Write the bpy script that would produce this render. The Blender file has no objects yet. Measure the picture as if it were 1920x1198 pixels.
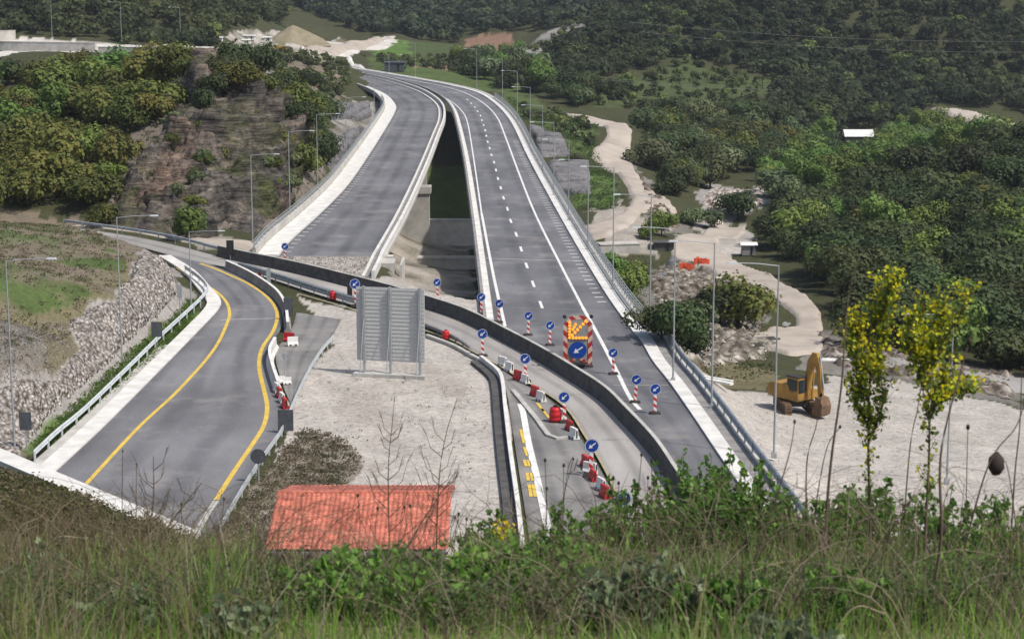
import bpy, math, random
import numpy as np
from mathutils import Vector, Matrix
random.seed(7); rng = np.random.default_rng(7)
R = math.radians
scene = bpy.context.scene
COL = scene.collection
# ------------------------------------------------------------------ camera
F = 3600.0                      # focal length in photo pixels (photo 1920 x 1198)
K = F/3045.0
CAMZ = 30.0
PITCH = math.atan(671.0/F)
cam_d = bpy.data.cameras.new('camera'); cam = bpy.data.objects.new('camera', cam_d)
COL.objects.link(cam); scene.camera = cam
cam.location = (0, 0, CAMZ); cam.rotation_euler = (math.pi/2-PITCH, 0, 0)
cam_d.sensor_width = 36; cam_d.lens = 36*F/1920
cam_d.clip_start = 0.3; cam_d.clip_end = 6000
cam_d.dof.use_dof = True; cam_d.dof.focus_distance = 140; cam_d.dof.aperture_fstop = 11
# ------------------------------------------------------------------ light
SUN_EL, SUN_AZ = 55.0, 122.0     # azimuth clockwise from +Y (ahead of the camera): high on the right, slightly behind the camera
w = bpy.data.worlds.new('World'); scene.world = w; w.use_nodes = True
nt = w.node_tree; nt.nodes.clear()
sky = nt.nodes.new('ShaderNodeTexSky'); sky.sky_type = 'NISHITA'; sky.sun_disc = False
sky.sun_elevation = R(SUN_EL); sky.sun_rotation = R(SUN_AZ); sky.dust_density = 2.5; sky.air_density = 1.0
bg = nt.nodes.new('ShaderNodeBackground'); bg.inputs[1].default_value = 0.115
wo = nt.nodes.new('ShaderNodeOutputWorld')
nt.links.new(sky.outputs[0], bg.inputs[0]); nt.links.new(bg.outputs[0], wo.inputs[0])
sl = bpy.data.lights.new('sun', 'SUN'); sl.energy = 3.7; sl.angle = R(2.0); sl.color = (1, .95, .88)
so = bpy.data.objects.new('sun', sl); COL.objects.link(so)
sd = Vector((math.sin(R(SUN_AZ))*math.cos(R(SUN_EL)), math.cos(R(SUN_AZ))*math.cos(R(SUN_EL)), math.sin(R(SUN_EL))))
so.rotation_euler = sd.to_track_quat('Z', 'Y').to_euler(); so.location = (0, 0, 300)
scene.view_settings.view_transform = 'Standard'; scene.view_settings.look = 'None'
scene.view_settings.gamma = 1; scene.view_settings.exposure = 0.12
scene.cycles.volume_bounces = 0
# ------------------------------------------------------------------ projection helpers
cp_, sp_ = math.cos(PITCH), math.sin(PITCH)
def ray(px, py):
    a = (px-960)/F; b = (599-py)/F
    return Vector((a, cp_+sp_*b, -sp_+cp_*b))
def P(px, py, z=0.0):
    d = ray(px, py); t = (z-CAMZ)/d.z
    return Vector((d.x*t, d.y*t, z))
def PD(px, py, D):
    d = ray(px, py); t = D*K/d.y
    return Vector((d.x*t, d.y*t, CAMZ+d.z*t))
# ------------------------------------------------------------------ scene-graph helpers
def tag(o, label=None, cat=None, group=None, kind=None):
    if label: o['label'] = label
    if cat: o['category'] = cat
    if group: o['group'] = group
    if kind: o['kind'] = kind
    return o
def empty(name, loc=(0, 0, 0), rz=0.0):
    o = bpy.data.objects.new(name, None); COL.objects.link(o)
    o.location = loc; o.rotation_euler = (0, 0, rz); o.empty_display_size = .3
    return o
class MB:
    def __init__(s): s.v = []; s.f = []; s.m = []; s.smooth = False
    def face(s, idx, m=0): s.f.append(tuple(idx)); s.m.append(m)
    def box(s, c, d, rz=0.0, m=0, rx=0.0, taper=1.0):
        n = len(s.v); M = Matrix.Rotation(rz, 3, 'Z') @ Matrix.Rotation(rx, 3, 'X')
        for z in (-.5, .5):
            k = 1 if z < 0 else taper
            for x, y in ((-.5, -.5), (.5, -.5), (.5, .5), (-.5, .5)):
                s.v.append(Vector(c)+M @ Vector((x*d[0]*k, y*d[1]*k, z*d[2])))
        for q in ((3, 2, 1, 0), (4, 5, 6, 7), (0, 1, 5, 4), (1, 2, 6, 5), (2, 3, 7, 6), (3, 0, 4, 7)):
            s.face([n+i for i in q], m)
        return s
    def tube(s, pts, r, seg=6, m=0, cap=True):
        pts = [Vector(p) for p in pts]; n0 = len(s.v)
        rr = r if hasattr(r, '__len__') else [r]*len(pts)
        for i, p in enumerate(pts):
            t = (pts[min(i+1, len(pts)-1)]-pts[max(i-1, 0)]).normalized()
            a = t.orthogonal().normalized() if abs(t.z) > .99 else t.cross(Vector((0, 0, 1))).normalized()
            b = t.cross(a)
            for k in range(seg):
                an = 2*math.pi*k/seg
                s.v.append(p+(a*math.cos(an)+b*math.sin(an))*rr[i])
        for i in range(len(pts)-1):
            for k in range(seg):
                a0 = n0+i*seg+k; a1 = n0+i*seg+(k+1) % seg
                s.face((a0, a1, a1+seg, a0+seg), m)
        if cap:
            s.face([n0+k for k in range(seg)][::-1], m); e = n0+(len(pts)-1)*seg
            s.face([e+k for k in range(seg)], m)
        return s
    def prism(s, poly, y0, y1, m=0, M=None):            # polygon in xz extruded along y
        n = len(s.v); k = len(poly); M = M or Matrix.Identity(4)
        for y in (y0, y1):
            for (x, z) in poly: s.v.append(M @ Vector((x, y, z)))
        s.face([n+i for i in range(k)], m); s.face([n+k+i for i in range(k)][::-1], m)
        for i in range(k):
            j = (i+1) % k; s.face((n+j, n+i, n+k+i, n+k+j), m)
        return s
    def sweep(s, path, prof, m=0, cap=True):            # prof: list of (lateral to the right, z), closed loop
        path = [Vector(p) for p in path]; n0 = len(s.v); k = len(prof)
        for i, p in enumerate(path):
            t = path[min(i+1, len(path)-1)]-path[max(i-1, 0)]; t.z = 0; t.normalize()
            rt = Vector((t.y, -t.x, 0))
            for (l, z) in prof: s.v.append(p+rt*l+Vector((0, 0, z)))
        for i in range(len(path)-1):
            for j in range(k):
                a = n0+i*k+j; b = n0+i*k+(j+1) % k
                s.face((a, b, b+k, a+k), m)
        if cap:
            s.face([n0+j for j in range(k)][::-1], m); e = n0+(len(path)-1)*k
            s.face([e+j for j in range(k)], m)
        return s
    def build(s, name, mats, parent=None, smooth=False):
        me = bpy.data.meshes.new(name)
        me.from_pydata([tuple(v) for v in s.v], [], s.f)
        ms = mats if isinstance(mats, (list, tuple)) else [mats]
        for m in ms: me.materials.append(m)
        if len(ms) > 1: me.polygons.foreach_set('material_index', s.m)
        if smooth: me.polygons.foreach_set('use_smooth', [True]*len(s.f))
        me.update()
        o = bpy.data.objects.new(name, me); COL.objects.link(o)
        if parent is not None: o.parent = parent
        return o
def np_mesh(name, V, Fq, mat, parent=None, smooth=False, colors=None, mats=None):
    """fast mesh: V (n,3), Fq (m,k) with constant k"""
    me = bpy.data.meshes.new(name); V = np.asarray(V, np.float32); Fq = np.asarray(Fq, np.int32)
    me.vertices.add(len(V)); me.vertices.foreach_set('co', V.ravel())
    m, k = Fq.shape
    me.loops.add(m*k); me.loops.foreach_set('vertex_index', Fq.ravel())
    me.polygons.add(m); me.polygons.foreach_set('loop_start', np.arange(0, m*k, k, dtype=np.int32))
    me.polygons.foreach_set('loop_total', np.full(m, k, np.int32))
    if smooth: me.polygons.foreach_set('use_smooth', np.ones(m, bool))
    me.update(calc_edges=True)
    if colors is not None:
        ca = me.color_attributes.new('tint', 'FLOAT_COLOR', 'POINT')
        c4 = np.ones((len(V), 4), np.float32); c4[:, :3] = colors; ca.data.foreach_set('color', c4.ravel())
    me.materials.append(mat)
    o = bpy.data.objects.new(name, me); COL.objects.link(o)
    if parent is not None: o.parent = parent
    return o
def copy_tree(o, parent=None):
    c = o.copy(); COL.objects.link(c)
    if parent is not None: c.parent = parent
    for ch in list(o.children): copy_tree(ch, c)
    return c
def catmull(pts, n):
    pts = [Vector(p) for p in pts]; q = [pts[0]*2-pts[1]]+pts+[pts[-1]*2-pts[-2]]; out = []
    for i in range(1, len(q)-2):
        for j in range(8):
            t = j/8; p0, p1, p2, p3 = q[i-1:i+3]
            out.append(.5*((2*p1)+(p2-p0)*t+(2*p0-5*p1+4*p2-p3)*t*t+(3*p1-p0-3*p2+p3)*t**3))
    out.append(pts[-1])
    return resample(out, n)
def resample(pts, n):
    L = [0]
    for a, b in zip(pts, pts[1:]): L.append(L[-1]+(b-a).length)
    out = []; j = 0
    for i in range(n):
        s = L[-1]*i/(n-1)
        while j < len(L)-2 and L[j+1] < s: j += 1
        t = (s-L[j])/max(L[j+1]-L[j], 1e-9); out.append(pts[j].lerp(pts[j+1], min(t, 1)))
    return out
def plen(pts): return sum((b-a).length for a, b in zip(pts, pts[1:]))
def offset(path, d, dz=0):
    out = []
    for i, p in enumerate(path):
        t = path[min(i+1, len(path)-1)]-path[max(i-1, 0)]; t.z = 0; t.normalize()
        out.append(p+Vector((t.y, -t.x, 0))*d+Vector((0, 0, dz)))
    return out
# ------------------------------------------------------------------ materials
def new_mat(name):
    m = bpy.data.materials.new(name); m.use_nodes = True; nt = m.node_tree; nt.nodes.clear()
    o = nt.nodes.new('ShaderNodeOutputMaterial'); b = nt.nodes.new('ShaderNodeBsdfPrincipled')
    nt.links.new(b.outputs[0], o.inputs[0]); b.inputs['Specular IOR Level'].default_value = .25
    return m, nt, b
def nd(nt, t, **kw):
    n = nt.nodes.new(t)
    for k, v in kw.items(): setattr(n, k, v)
    return n
def noise(nt, vec, scale, detail=4, rough=.55):
    n = nd(nt, 'ShaderNodeTexNoise'); n.inputs['Scale'].default_value = scale
    n.inputs['Detail'].default_value = detail; n.inputs['Roughness'].default_value = rough
    nt.links.new(vec, n.inputs['Vector']); return n.outputs['Fac']
def ramp(nt, fac, stops):
    r = nd(nt, 'ShaderNodeValToRGB'); e = r.color_ramp.elements
    while len(e) < len(stops): e.new(.5)
    for i, (p, c) in enumerate(stops):
        e[i].position = p; e[i].color = (*c, 1) if len(c) == 3 else c
    nt.links.new(fac, r.inputs[0]); return r.outputs[0]
def mix(nt, a, b, fac, mode='MIX'):
    n = nd(nt, 'ShaderNodeMix', data_type='RGBA', blend_type=mode)
    for s, v in ((6, a), (7, b)):
        if hasattr(v, 'is_linked') or hasattr(v, 'links'): nt.links.new(v, n.inputs[s])
        else: n.inputs[s].default_value = (*v, 1)
    if isinstance(fac, (int, float)): n.inputs[0].default_value = fac
    else: nt.links.new(fac, n.inputs[0])
    return n.outputs[2]
def bump(nt, b, h, strength, dist):
    n = nd(nt, 'ShaderNodeBump'); n.inputs['Strength'].default_value = strength; n.inputs['Distance'].default_value = dist
    nt.links.new(h, n.inputs['Height']); nt.links.new(n.outputs[0], b.inputs['Normal'])
def surf(name, c, c2=None, scale=1.0, rough=.8, bmp=0.0, metal=0, rand=0.0, lo=.35, hi=.65, detail=5):
    """two-tone noisy surface in object space"""
    m, nt, b = new_mat(name); tc = nd(nt, 'ShaderNodeTexCoord').outputs['Object']
    f = noise(nt, tc, scale, detail)
    c2 = c2 or tuple(x*.8 for x in c)
    col = ramp(nt, f, [(lo, c), (hi, c2)])
    if rand:
        oi = nd(nt, 'ShaderNodeObjectInfo'); mr = nd(nt, 'ShaderNodeMapRange')
        mr.inputs[3].default_value = 1-rand; mr.inputs[4].default_value = 1+rand
        nt.links.new(oi.outputs['Random'], mr.inputs[0])
        hs = nd(nt, 'ShaderNodeHueSaturation'); nt.links.new(mr.outputs[0], hs.inputs['Value']); nt.links.new(col, hs.inputs['Color'])
        col = hs.outputs[0]
    nt.links.new(col, b.inputs['Base Color']); b.inputs['Roughness'].default_value = rough; b.inputs['Metallic'].default_value = metal
    if bmp: bump(nt, b, f, bmp, .1)
    return m
def tint_mat(name, rough=.9, scale=.5, amt=.5, scale2=None, amt2=.0, bmp=0, bscale=3, world=True):
    """colour from the mesh's own tint attribute (ground type, and shade painted between the bridges), broken up by noise"""
    m, nt, b = new_mat(name); at = nd(nt, 'ShaderNodeAttribute', attribute_name='tint')
    tc = nd(nt, 'ShaderNodeTexCoord').outputs['Object']
    f = noise(nt, tc, scale, 6, .65)
    g = ramp(nt, f, [(.3, (1-amt,)*3), (.7, (1+amt,)*3)])
    col = mix(nt, at.outputs['Color'], g, 1.0, 'MULTIPLY')
    if scale2:
        f2 = noise(nt, tc, scale2, 3, .7); g2 = ramp(nt, f2, [(.32, (1-amt2,)*3), (.68, (1+amt2,)*3)])
        col = mix(nt, col, g2, 1.0, 'MULTIPLY')
    nt.links.new(col, b.inputs['Base Color']); b.inputs['Roughness'].default_value = rough
    if bmp: bump(nt, b, noise(nt, tc, bscale, 5, .7), bmp, .4)
    b.inputs['Specular IOR Level'].default_value = .1
    return m
def asphalt(name, c, c2, stretch=(1, 1, 1), rot=0.0, wheels=3.0):
    m, nt, b = new_mat(name); tc = nd(nt, 'ShaderNodeTexCoord').outputs['Object']
    mp = nd(nt, 'ShaderNodeMapping'); mp.inputs['Scale'].default_value = stretch; mp.inputs['Rotation'].default_value = (0, 0, rot)
    nt.links.new(tc, mp.inputs[0])
    f = noise(nt, mp.outputs[0], .35, 6, .6); col = ramp(nt, f, [(.3, c), (.7, c2)])
    f2 = noise(nt, tc, 6, 4, .7); col = mix(nt, col, ramp(nt, f2, [(.3, (.85,)*3), (.7, (1.15,)*3)]), 1.0, 'MULTIPLY')
    f3 = noise(nt, tc, .07, 3, .5); col = mix(nt, col, ramp(nt, f3, [(.35, (.82,)*3), (.65, (1.16,)*3)]), 1.0, 'MULTIPLY')
    at = nd(nt, 'ShaderNodeAttribute', attribute_name='tint'); sx = nd(nt, 'ShaderNodeSeparateColor'); nt.links.new(at.outputs['Color'], sx.inputs[0])
    wv = nd(nt, 'ShaderNodeMath', operation='MULTIPLY'); wv.inputs[1].default_value = 6.2832*wheels; nt.links.new(sx.outputs[0], wv.inputs[0])
    cs = nd(nt, 'ShaderNodeMath', operation='COSINE'); nt.links.new(wv.outputs[0], cs.inputs[0])
    f4 = noise(nt, tc, .12, 4, .6); am = nd(nt, 'ShaderNodeMath', operation='MULTIPLY'); nt.links.new(cs.outputs[0], am.inputs[0]); nt.links.new(f4, am.inputs[1])
    col = mix(nt, col, ramp(nt, am.outputs[0], [(0, (1.0,)*3), (.6, (.72, .72, .73))]), 1.0, 'MULTIPLY')
    f5 = noise(nt, tc, .22, 7, .7); col = mix(nt, col, (.36, .335, .30), ramp(nt, f5, [(.52, (0, 0, 0)), (.78, (.65,)*3)]))
    nt.links.new(col, b.inputs['Base Color']); b.inputs['Roughness'].default_value = .75
    b.inputs['Specular IOR Level'].default_value = .3
    bump(nt, b, f2, .25, .02)
    return m
def stripes(name, a, b_, period=.3, ax=(0, 0, 1), duty=.5, rough=.5):
    m, nt, b = new_mat(name); tc = nd(nt, 'ShaderNodeTexCoord').outputs['Object']
    dt = nd(nt, 'ShaderNodeVectorMath', operation='DOT_PRODUCT'); nt.links.new(tc, dt.inputs[0]); dt.inputs[1].default_value = tuple(x/period for x in ax)
    fr = nd(nt, 'ShaderNodeMath', operation='FRACT'); nt.links.new(dt.outputs['Value'], fr.inputs[0])
    gt = nd(nt, 'ShaderNodeMath', operation='GREATER_THAN'); gt.inputs[1].default_value = duty; nt.links.new(fr.outputs[0], gt.inputs[0])
    col = mix(nt, a, b_, gt.outputs[0])
    col = mix(nt, col, ramp(nt, noise(nt, tc, 9, 4), [(.3, (.8,)*3), (.65, (1.05,)*3)]), 1, 'MULTIPLY')
    nt.links.new(col, b.inputs['Base Color']); b.inputs['Roughness'].default_value = rough
    return m
def leaf(name, c, c2, rand=.25, scale=1.2, trans=.25):
    m, nt, b = new_mat(name); tc = nd(nt, 'ShaderNodeTexCoord').outputs['Object']
    f = noise(nt, tc, scale, 3); col = ramp(nt, f, [(.35, c), (.65, c2)])
    oi = nd(nt, 'ShaderNodeObjectInfo'); mr = nd(nt, 'ShaderNodeMapRange'); mr.inputs[3].default_value = 1-rand; mr.inputs[4].default_value = 1+rand
    nt.links.new(oi.outputs['Random'], mr.inputs[0])
    hs = nd(nt, 'ShaderNodeHueSaturation'); nt.links.new(mr.outputs[0], hs.inputs['Value']); nt.links.new(col, hs.inputs['Color'])
    ml = nd(nt, 'ShaderNodeMath', operation='MULTIPLY_ADD'); ml.inputs[1].default_value = 17.3; ml.inputs[2].default_value = 0
    nt.links.new(oi.outputs['Random'], ml.inputs[0]); fr = nd(nt, 'ShaderNodeMath', operation='FRACT'); nt.links.new(ml.outputs[0], fr.inputs[0])
    mr2 = nd(nt, 'ShaderNodeMapRange'); mr2.inputs[3].default_value = .47; mr2.inputs[4].default_value = .53
    nt.links.new(fr.outputs[0], mr2.inputs[0]); nt.links.new(mr2.outputs[0], hs.inputs['Hue'])
    nt.links.new(hs.outputs[0], b.inputs['Base Color']); b.inputs['Roughness'].default_value = .65
    out = [n for n in nt.nodes if n.type == 'OUTPUT_MATERIAL'][0]
    tr = nd(nt, 'ShaderNodeBsdfTranslucent'); nt.links.new(hs.outputs[0], tr.inputs[0])
    ms = nd(nt, 'ShaderNodeMixShader'); ms.inputs[0].default_value = trans
    nt.links.new(b.outputs[0], ms.inputs[1]); nt.links.new(tr.outputs[0], ms.inputs[2]); nt.links.new(ms.outputs[0], out.inputs[0])
    return m
def tint_leaf(name, trans=.3):
    m, nt, b = new_mat(name); at = nd(nt, 'ShaderNodeAttribute', attribute_name='tint')
    nt.links.new(at.outputs['Color'], b.inputs['Base Color']); b.inputs['Roughness'].default_value = .7
    out = [n for n in nt.nodes if n.type == 'OUTPUT_MATERIAL'][0]
    tr = nd(nt, 'ShaderNodeBsdfTranslucent'); nt.links.new(at.outputs['Color'], tr.inputs[0])
    ms = nd(nt, 'ShaderNodeMixShader'); ms.inputs[0].default_value = trans
    nt.links.new(b.outputs[0], ms.inputs[1]); nt.links.new(tr.outputs[0], ms.inputs[2]); nt.links.new(ms.outputs[0], out.inputs[0])
    return m
M = {}
M['terrain'] = tint_mat('ground_cover', scale=.25, amt=.16, scale2=2.6, amt2=.24, bmp=.45, bscale=2.2)
M['rock'] = tint_mat('layered_rock', scale=.5, amt=.35, scale2=3.0, amt2=.3, bmp=1.0, bscale=2.5)
def rock_mat(name, strata=True, vor=None):
    m, nt, b = new_mat(name); at = nd(nt, 'ShaderNodeAttribute', attribute_name='tint'); tc = nd(nt, 'ShaderNodeTexCoord').outputs['Object']
    col = at.outputs['Color']
    if strata:
        mp = nd(nt, 'ShaderNodeMapping'); mp.inputs['Scale'].default_value = (.16, .16, 1.5); mp.inputs['Rotation'].default_value = (R(12), R(-14), 0); nt.links.new(tc, mp.inputs[0])
        h = noise(nt, mp.outputs[0], 1.3, 7, .72); g = ramp(nt, h, [(.36, (.30,)*3), (.47, (.95,)*3), (.66, (1.7, 1.6, 1.45))]); g = mix(nt, g, ramp(nt, noise(nt, tc, .9, 6, .7), [(.36, (.45,)*3), (.6, (1.3,)*3)]), 1, 'MULTIPLY')
        col = mix(nt, col, g, 1, 'MULTIPLY'); bump(nt, b, h, 1.0, 1.2)
    if vor:
        v = nd(nt, 'ShaderNodeTexVoronoi'); v.inputs['Scale'].default_value = vor; nt.links.new(tc, v.inputs['Vector'])
        g = ramp(nt, v.outputs['Color'], [(.2, (.62, .60, .58)), (.8, (1.25, 1.22, 1.2))]); col = mix(nt, col, g, 1, 'MULTIPLY')
        e = ramp(nt, v.outputs['Distance'], [(.35, (1, 1, 1)), (.75, (.42, .39, .36))]); col = mix(nt, col, e, 1, 'MULTIPLY')
        iv = nd(nt, 'ShaderNodeMath', operation='MULTIPLY'); iv.inputs[1].default_value = -1; nt.links.new(v.outputs['Distance'], iv.inputs[0]); bump(nt, b, iv.outputs[0], 1.0, .5)
    nt.links.new(col, b.inputs['Base Color']); b.inputs['Roughness'].default_value = .9; b.inputs['Specular IOR Level'].default_value = .1
    return m
M['cliff'] = rock_mat('layered_cliff_rock'); M['stones'] = rock_mat('loose_pale_stones', False, 3.1); M['boulders'] = rock_mat('loose_boulders', False, .9)
M['track'] = surf('pale_dirt', (.46, .405, .345), (.33, .285, .24), .22, .95, .3, lo=.3, hi=.7, detail=8)
M['asph_new'] = asphalt('new_asphalt', (.122, .121, .130), (.182, .180, .186), (1, .25, 1))
M['asph_left'] = asphalt('left_asphalt', (.140, .138, .145), (.205, .202, .207), (1, .22, 1), .35)
M['asph_old'] = asphalt('worn_asphalt', (.27, .255, .24), (.38, .36, .335), (1, .15, 1), .7, 2.0)
M['asph_dark'] = asphalt('dark_asphalt', (.165, .16, .155), (.25, .24, .225))
M['asph_up'] = asphalt('dark_bend_asphalt', (.095, .092, .095), (.14, .136, .138))
M['conc'] = surf('concrete', (.52, .50, .46), (.38, .365, .335), .6, .9, .2)
M['conc_white'] = surf('pale_concrete', (.72, .70, .66), (.56, .545, .51), .8, .9, .15)
M['conc_grey'] = surf('grey_concrete', (.30, .29, .28), (.21, .20, .195), .8, .9, .2)
M['conc_dark'] = surf('dark_concrete', (.105, .10, .095), (.06, .058, .056), 1.2, .9, .2)  # on the long barrier this dark tone paints in its shaded side
M['galv'] = surf('galvanised_steel', (.42, .44, .45), (.33, .35, .36), 2, .45, 0, .35)
M['galv_pale'] = surf('pale_steel', (.60, .63, .64), (.50, .53, .54), 1, .5, 0, .2)
M['white'] = surf('white_paint', (.80, .79, .76), (.62, .61, .58), 1.5, .6)
M['yellow'] = surf('yellow_paint', (.72, .50, .08), (.55, .38, .08), 1.2, .7)
M['yfaded'] = surf('faded_yellow_paint', (.42, .35, .20), (.30, .27, .21), 1.5, .8)
M['blue'] = surf('blue_sign_face', (.010, .055, .30), (.008, .045, .25), 3, .35)
M['black'] = surf('black_plastic', (.018, .018, .02), (.03, .03, .03), 3, .5)
M['darkgrey'] = surf('dark_sign_back', (.09, .10, .11), (.06, .065, .075), 3, .6)
M['rubber'] = surf('rubber', (.03, .03, .03), (.06, .055, .05), 3, .8)
M['red'] = surf('red_plastic', (.55, .025, .03), (.42, .02, .025), 2, .4)
M['orange'] = surf('orange_net', (.75, .12, .05), (.6, .09, .04), 3, .6)
M['rw'] = stripes('red_white_stripes', (.55, .03, .03), (.8, .78, .74), .34, (.6, 0, .8))
M['rwblock'] = stripes('red_white_blocks', (.55, .03, .03), (.8, .78, .74), 2.0, (1, 0, 0))
M['rw45'] = stripes('red_white_border', (.36, .03, .025), (.58, .42, .33), .62, (.7, 0, .72))
M['rw45b'] = stripes('red_white_border_mirrored', (.36, .03, .025), (.58, .42, .33), .62, (-.7, 0, .72))
M['mach'] = surf('machine_yellow', (.42, .235, .05), (.25, .145, .045), 1.2, .6)
M['mach_dark'] = surf('machine_dark', (.03, .03, .032), (.06, .05, .045), 2, .6)
M['mach_dirt'] = surf('muddy_steel', (.20, .12, .07), (.11, .075, .05), 2, .9)
M['glass'] = surf('dark_glass', (.02, .03, .035), (.03, .04, .045), 1, .1)
M['bark'] = surf('bark', (.12, .095, .07), (.07, .055, .04), 3, .9)
M['wall'] = surf('dark_wall', (.16, .155, .15), (.11, .105, .10), 1, .9)
m, nt_, b_ = new_mat('lit_amber_lamps'); b_.inputs['Base Color'].default_value = (.9, .3, .02, 1)
b_.inputs['Emission Color'].default_value = (1, .36, .03, 1); b_.inputs['Emission Strength'].default_value = .9; M['amber'] = m
M['board_back'] = stripes('ribbed_metal_back', (.60, .60, .58), (.53, .53, .52), .30, (0, 0, 1), .16, .5)
# crown materials
M['ever'] = leaf('evergreen_leaf', (.042, .066, .024), (.082, .100, .034), .35)
M['olive'] = leaf('olive_leaf', (.085, .118, .026), (.150, .142, .032), .3)
M['fresh'] = leaf('fresh_leaf', (.105, .175, .038), (.15, .22, .048), .25)
M['greyg'] = leaf('greyish_leaf', (.12, .155, .07), (.16, .19, .09), .25)
M['tintleaf'] = tint_leaf('field_leaf', .45)
M['stem'] = surf('dry_stem', (.16, .12, .085), (.10, .07, .05), 6, .9)
M['yflower'] = leaf('yellow_blossom', (.62, .50, .02), (.48, .42, .03), .1, 5)
M['seed'] = surf('dark_seed_head', (.03, .022, .02), (.06, .045, .04), 8, .9)

# ------------------------------------------------------------------ TERRAIN
CP = []
def cz(px, py, z): p = P(px, py, z); CP.append(tuple(p))
def cd(px, py, D): p = PD(px, py, D); CP.append(tuple(p))
for a in [(120, 840), (300, 760), (560, 900), (700, 800), (900, 740), (1100, 700), (1300, 850), (700, 590), (560, 560), (450, 490), (600, 510),
          (1350, 960), (800, 1000), (300, 900), (1000, 900)]: cz(*a, 0)
for a in [(240, 443, .5), (140, 425, 1.5), (430, 462, -.3), (60, 862, 0), (50, 418, 3)]: cz(*a)
# slope left of the left road
for a in [(0, 800, 100), (0, 700, 103), (0, 600, 112), (0, 500, 125), (100, 450, 150), (0, 430, 152), (200, 520, 136), (150, 650, 117), (-300, 600, 115), (-300, 800, 98), (-300, 430, 150),
          (300, 505, 141)]: cd(*a)
# cliff foot, cliff and left hill
for a in [(200, 425, 186), (300, 440, 184), (420, 446, 182), (470, 445, 184), (520, 420, 190), (0, 400, 190), (100, 405, 190), (-300, 400, 190)]: cd(*a)
for a in [(330, 190, 222), (430, 180, 222), (500, 220, 222), (560, 270, 226), (600, 300, 232), (390, 135, 234), (300, 170, 232), (230, 330, 200), (390, 330, 204), (480, 330, 206), (540, 350, 210)]: cd(*a)
for a in [(0, 300, 215), (100, 300, 217), (0, 200, 250), (150, 200, 250), (0, 125, 292), (150, 115, 292), (300, 112, 275), (420, 130, 270), (-300, 250, 230), (-300, 130, 290)]: cd(*a)
for a in [(480, 120, 330), (560, 150, 330), (620, 180, 330), (600, 240, 290), (650, 215, 330), (680, 240, 320), (640, 300, 262), (600, 350, 235), (550, 400, 205), (610, 130, 400)]: cd(*a)
for a in [(0, 105, 400), (200, 92, 420), (400, 98, 430), (560, 105, 440), (0, 80, 450), (200, 80, 450), (400, 92, 455), (520, 98, 470), (-400, 90, 450)]: cd(*a)
for a in [(0, 30, 475), (150, 0, 492), (0, 0, 486), (330, 50, 480), (390, 85, 470), (300, 0, 505), (-400, 30, 480)]: cd(*a)
cd(0, -150, 560); cd(300, -150, 600)
for a in [(450, 60, 620), (500, 70, 600), (600, 80, 600), (700, 85, 600), (500, 20, 800), (560, 0, 900), (420, 10, 700), (640, 95, 560), (740, 80, 620)]: cd(*a)
for a in [(640, 140), (700, 148), (760, 160), (600, 130), (560, 125)]: cz(*a, -2.2)
for a in [(620, 112, 500), (750, 120, 480), (780, 95, 540), (900, 90, 640), (850, 120, 520), (950, 130, 500)]: cd(*a)
for a in [(700, 65, 1000), (850, 75, 1050), (700, 0, 1180), (850, 0, 1180), (1000, 0, 1180), (950, 60, 1060), (600, 30, 1050), (600, 0, 1150)]: cd(*a)
for a in [(600, -200, 1400), (900, -200, 1400), (1300, -200, 1100)]: cd(*a)
# right ridge and hillside
for a in [(1000, 100, 600), (1100, 40, 650), (1180, 0, 690), (1050, 75, 620), (1200, 50, 600), (1050, 130, 500), (1150, 110, 520), (1250, 150, 470), (1300, 60, 540), (1300, 0, 580)]: cd(*a)
for a in [(1500, 0, 560), (1700, 0, 550), (1920, 0, 545), (2300, 0, 540), (1500, 100, 525), (1800, 100, 515), (2300, 120, 500), (1400, 160, 480), (1700, 200, 475), (1800, 205, 470), (2300, 230, 450), (1450, 230, 430), (1600, 230, 448)]: cd(*a)
for a in [(1500, -200, 680), (2000, -200, 680), (2400, -200, 680)]: cd(*a)
for a in [(1880, 240, 440), (1740, 215, 462), (1600, 275, 425), (1500, 320, 375), (1390, 370, 325), (1700, 300, 390), (1900, 280, 400), (2300, 300, 380), (1350, 280, 385), (1250, 240, 400), (1150, 195, 430), (1300, 330, 345)]: cd(*a)
# track corridor
for a in [(1370, 430, 280), (1300, 450, 260), (1450, 530, 212), (1535, 600, 180), (1500, 650, 164), (1700, 700, 150), (1900, 735, 145), (2200, 760, 140), (1620, 668, 156)]: cd(*a)
for a in [(1500, 775, 116), (1600, 735, 124), (1850, 775, 121), (1500, 950, 92), (1900, 950, 90), (2200, 950, 90), (1750, 850, 106), (1400, 760, 117), (2200, 790, 120), (1900, 1080, 80)]: cd(*a)
# forest hill on the right
for a in [(1700, 550, 196), (1900, 600, 184), (2200, 640, 178), (1900, 300, 272), (2200, 300, 265), (1700, 350, 276), (1500, 410, 272), (1420, 440, 262), (1560, 560, 190), (1800, 450, 225), (2200, 450, 220), (1560, 450, 240), (1950, 262, 300), (1700, 320, 300)]: cd(*a)
cd(1900, 285, 345); cd(1600, 335, 345)
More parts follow.
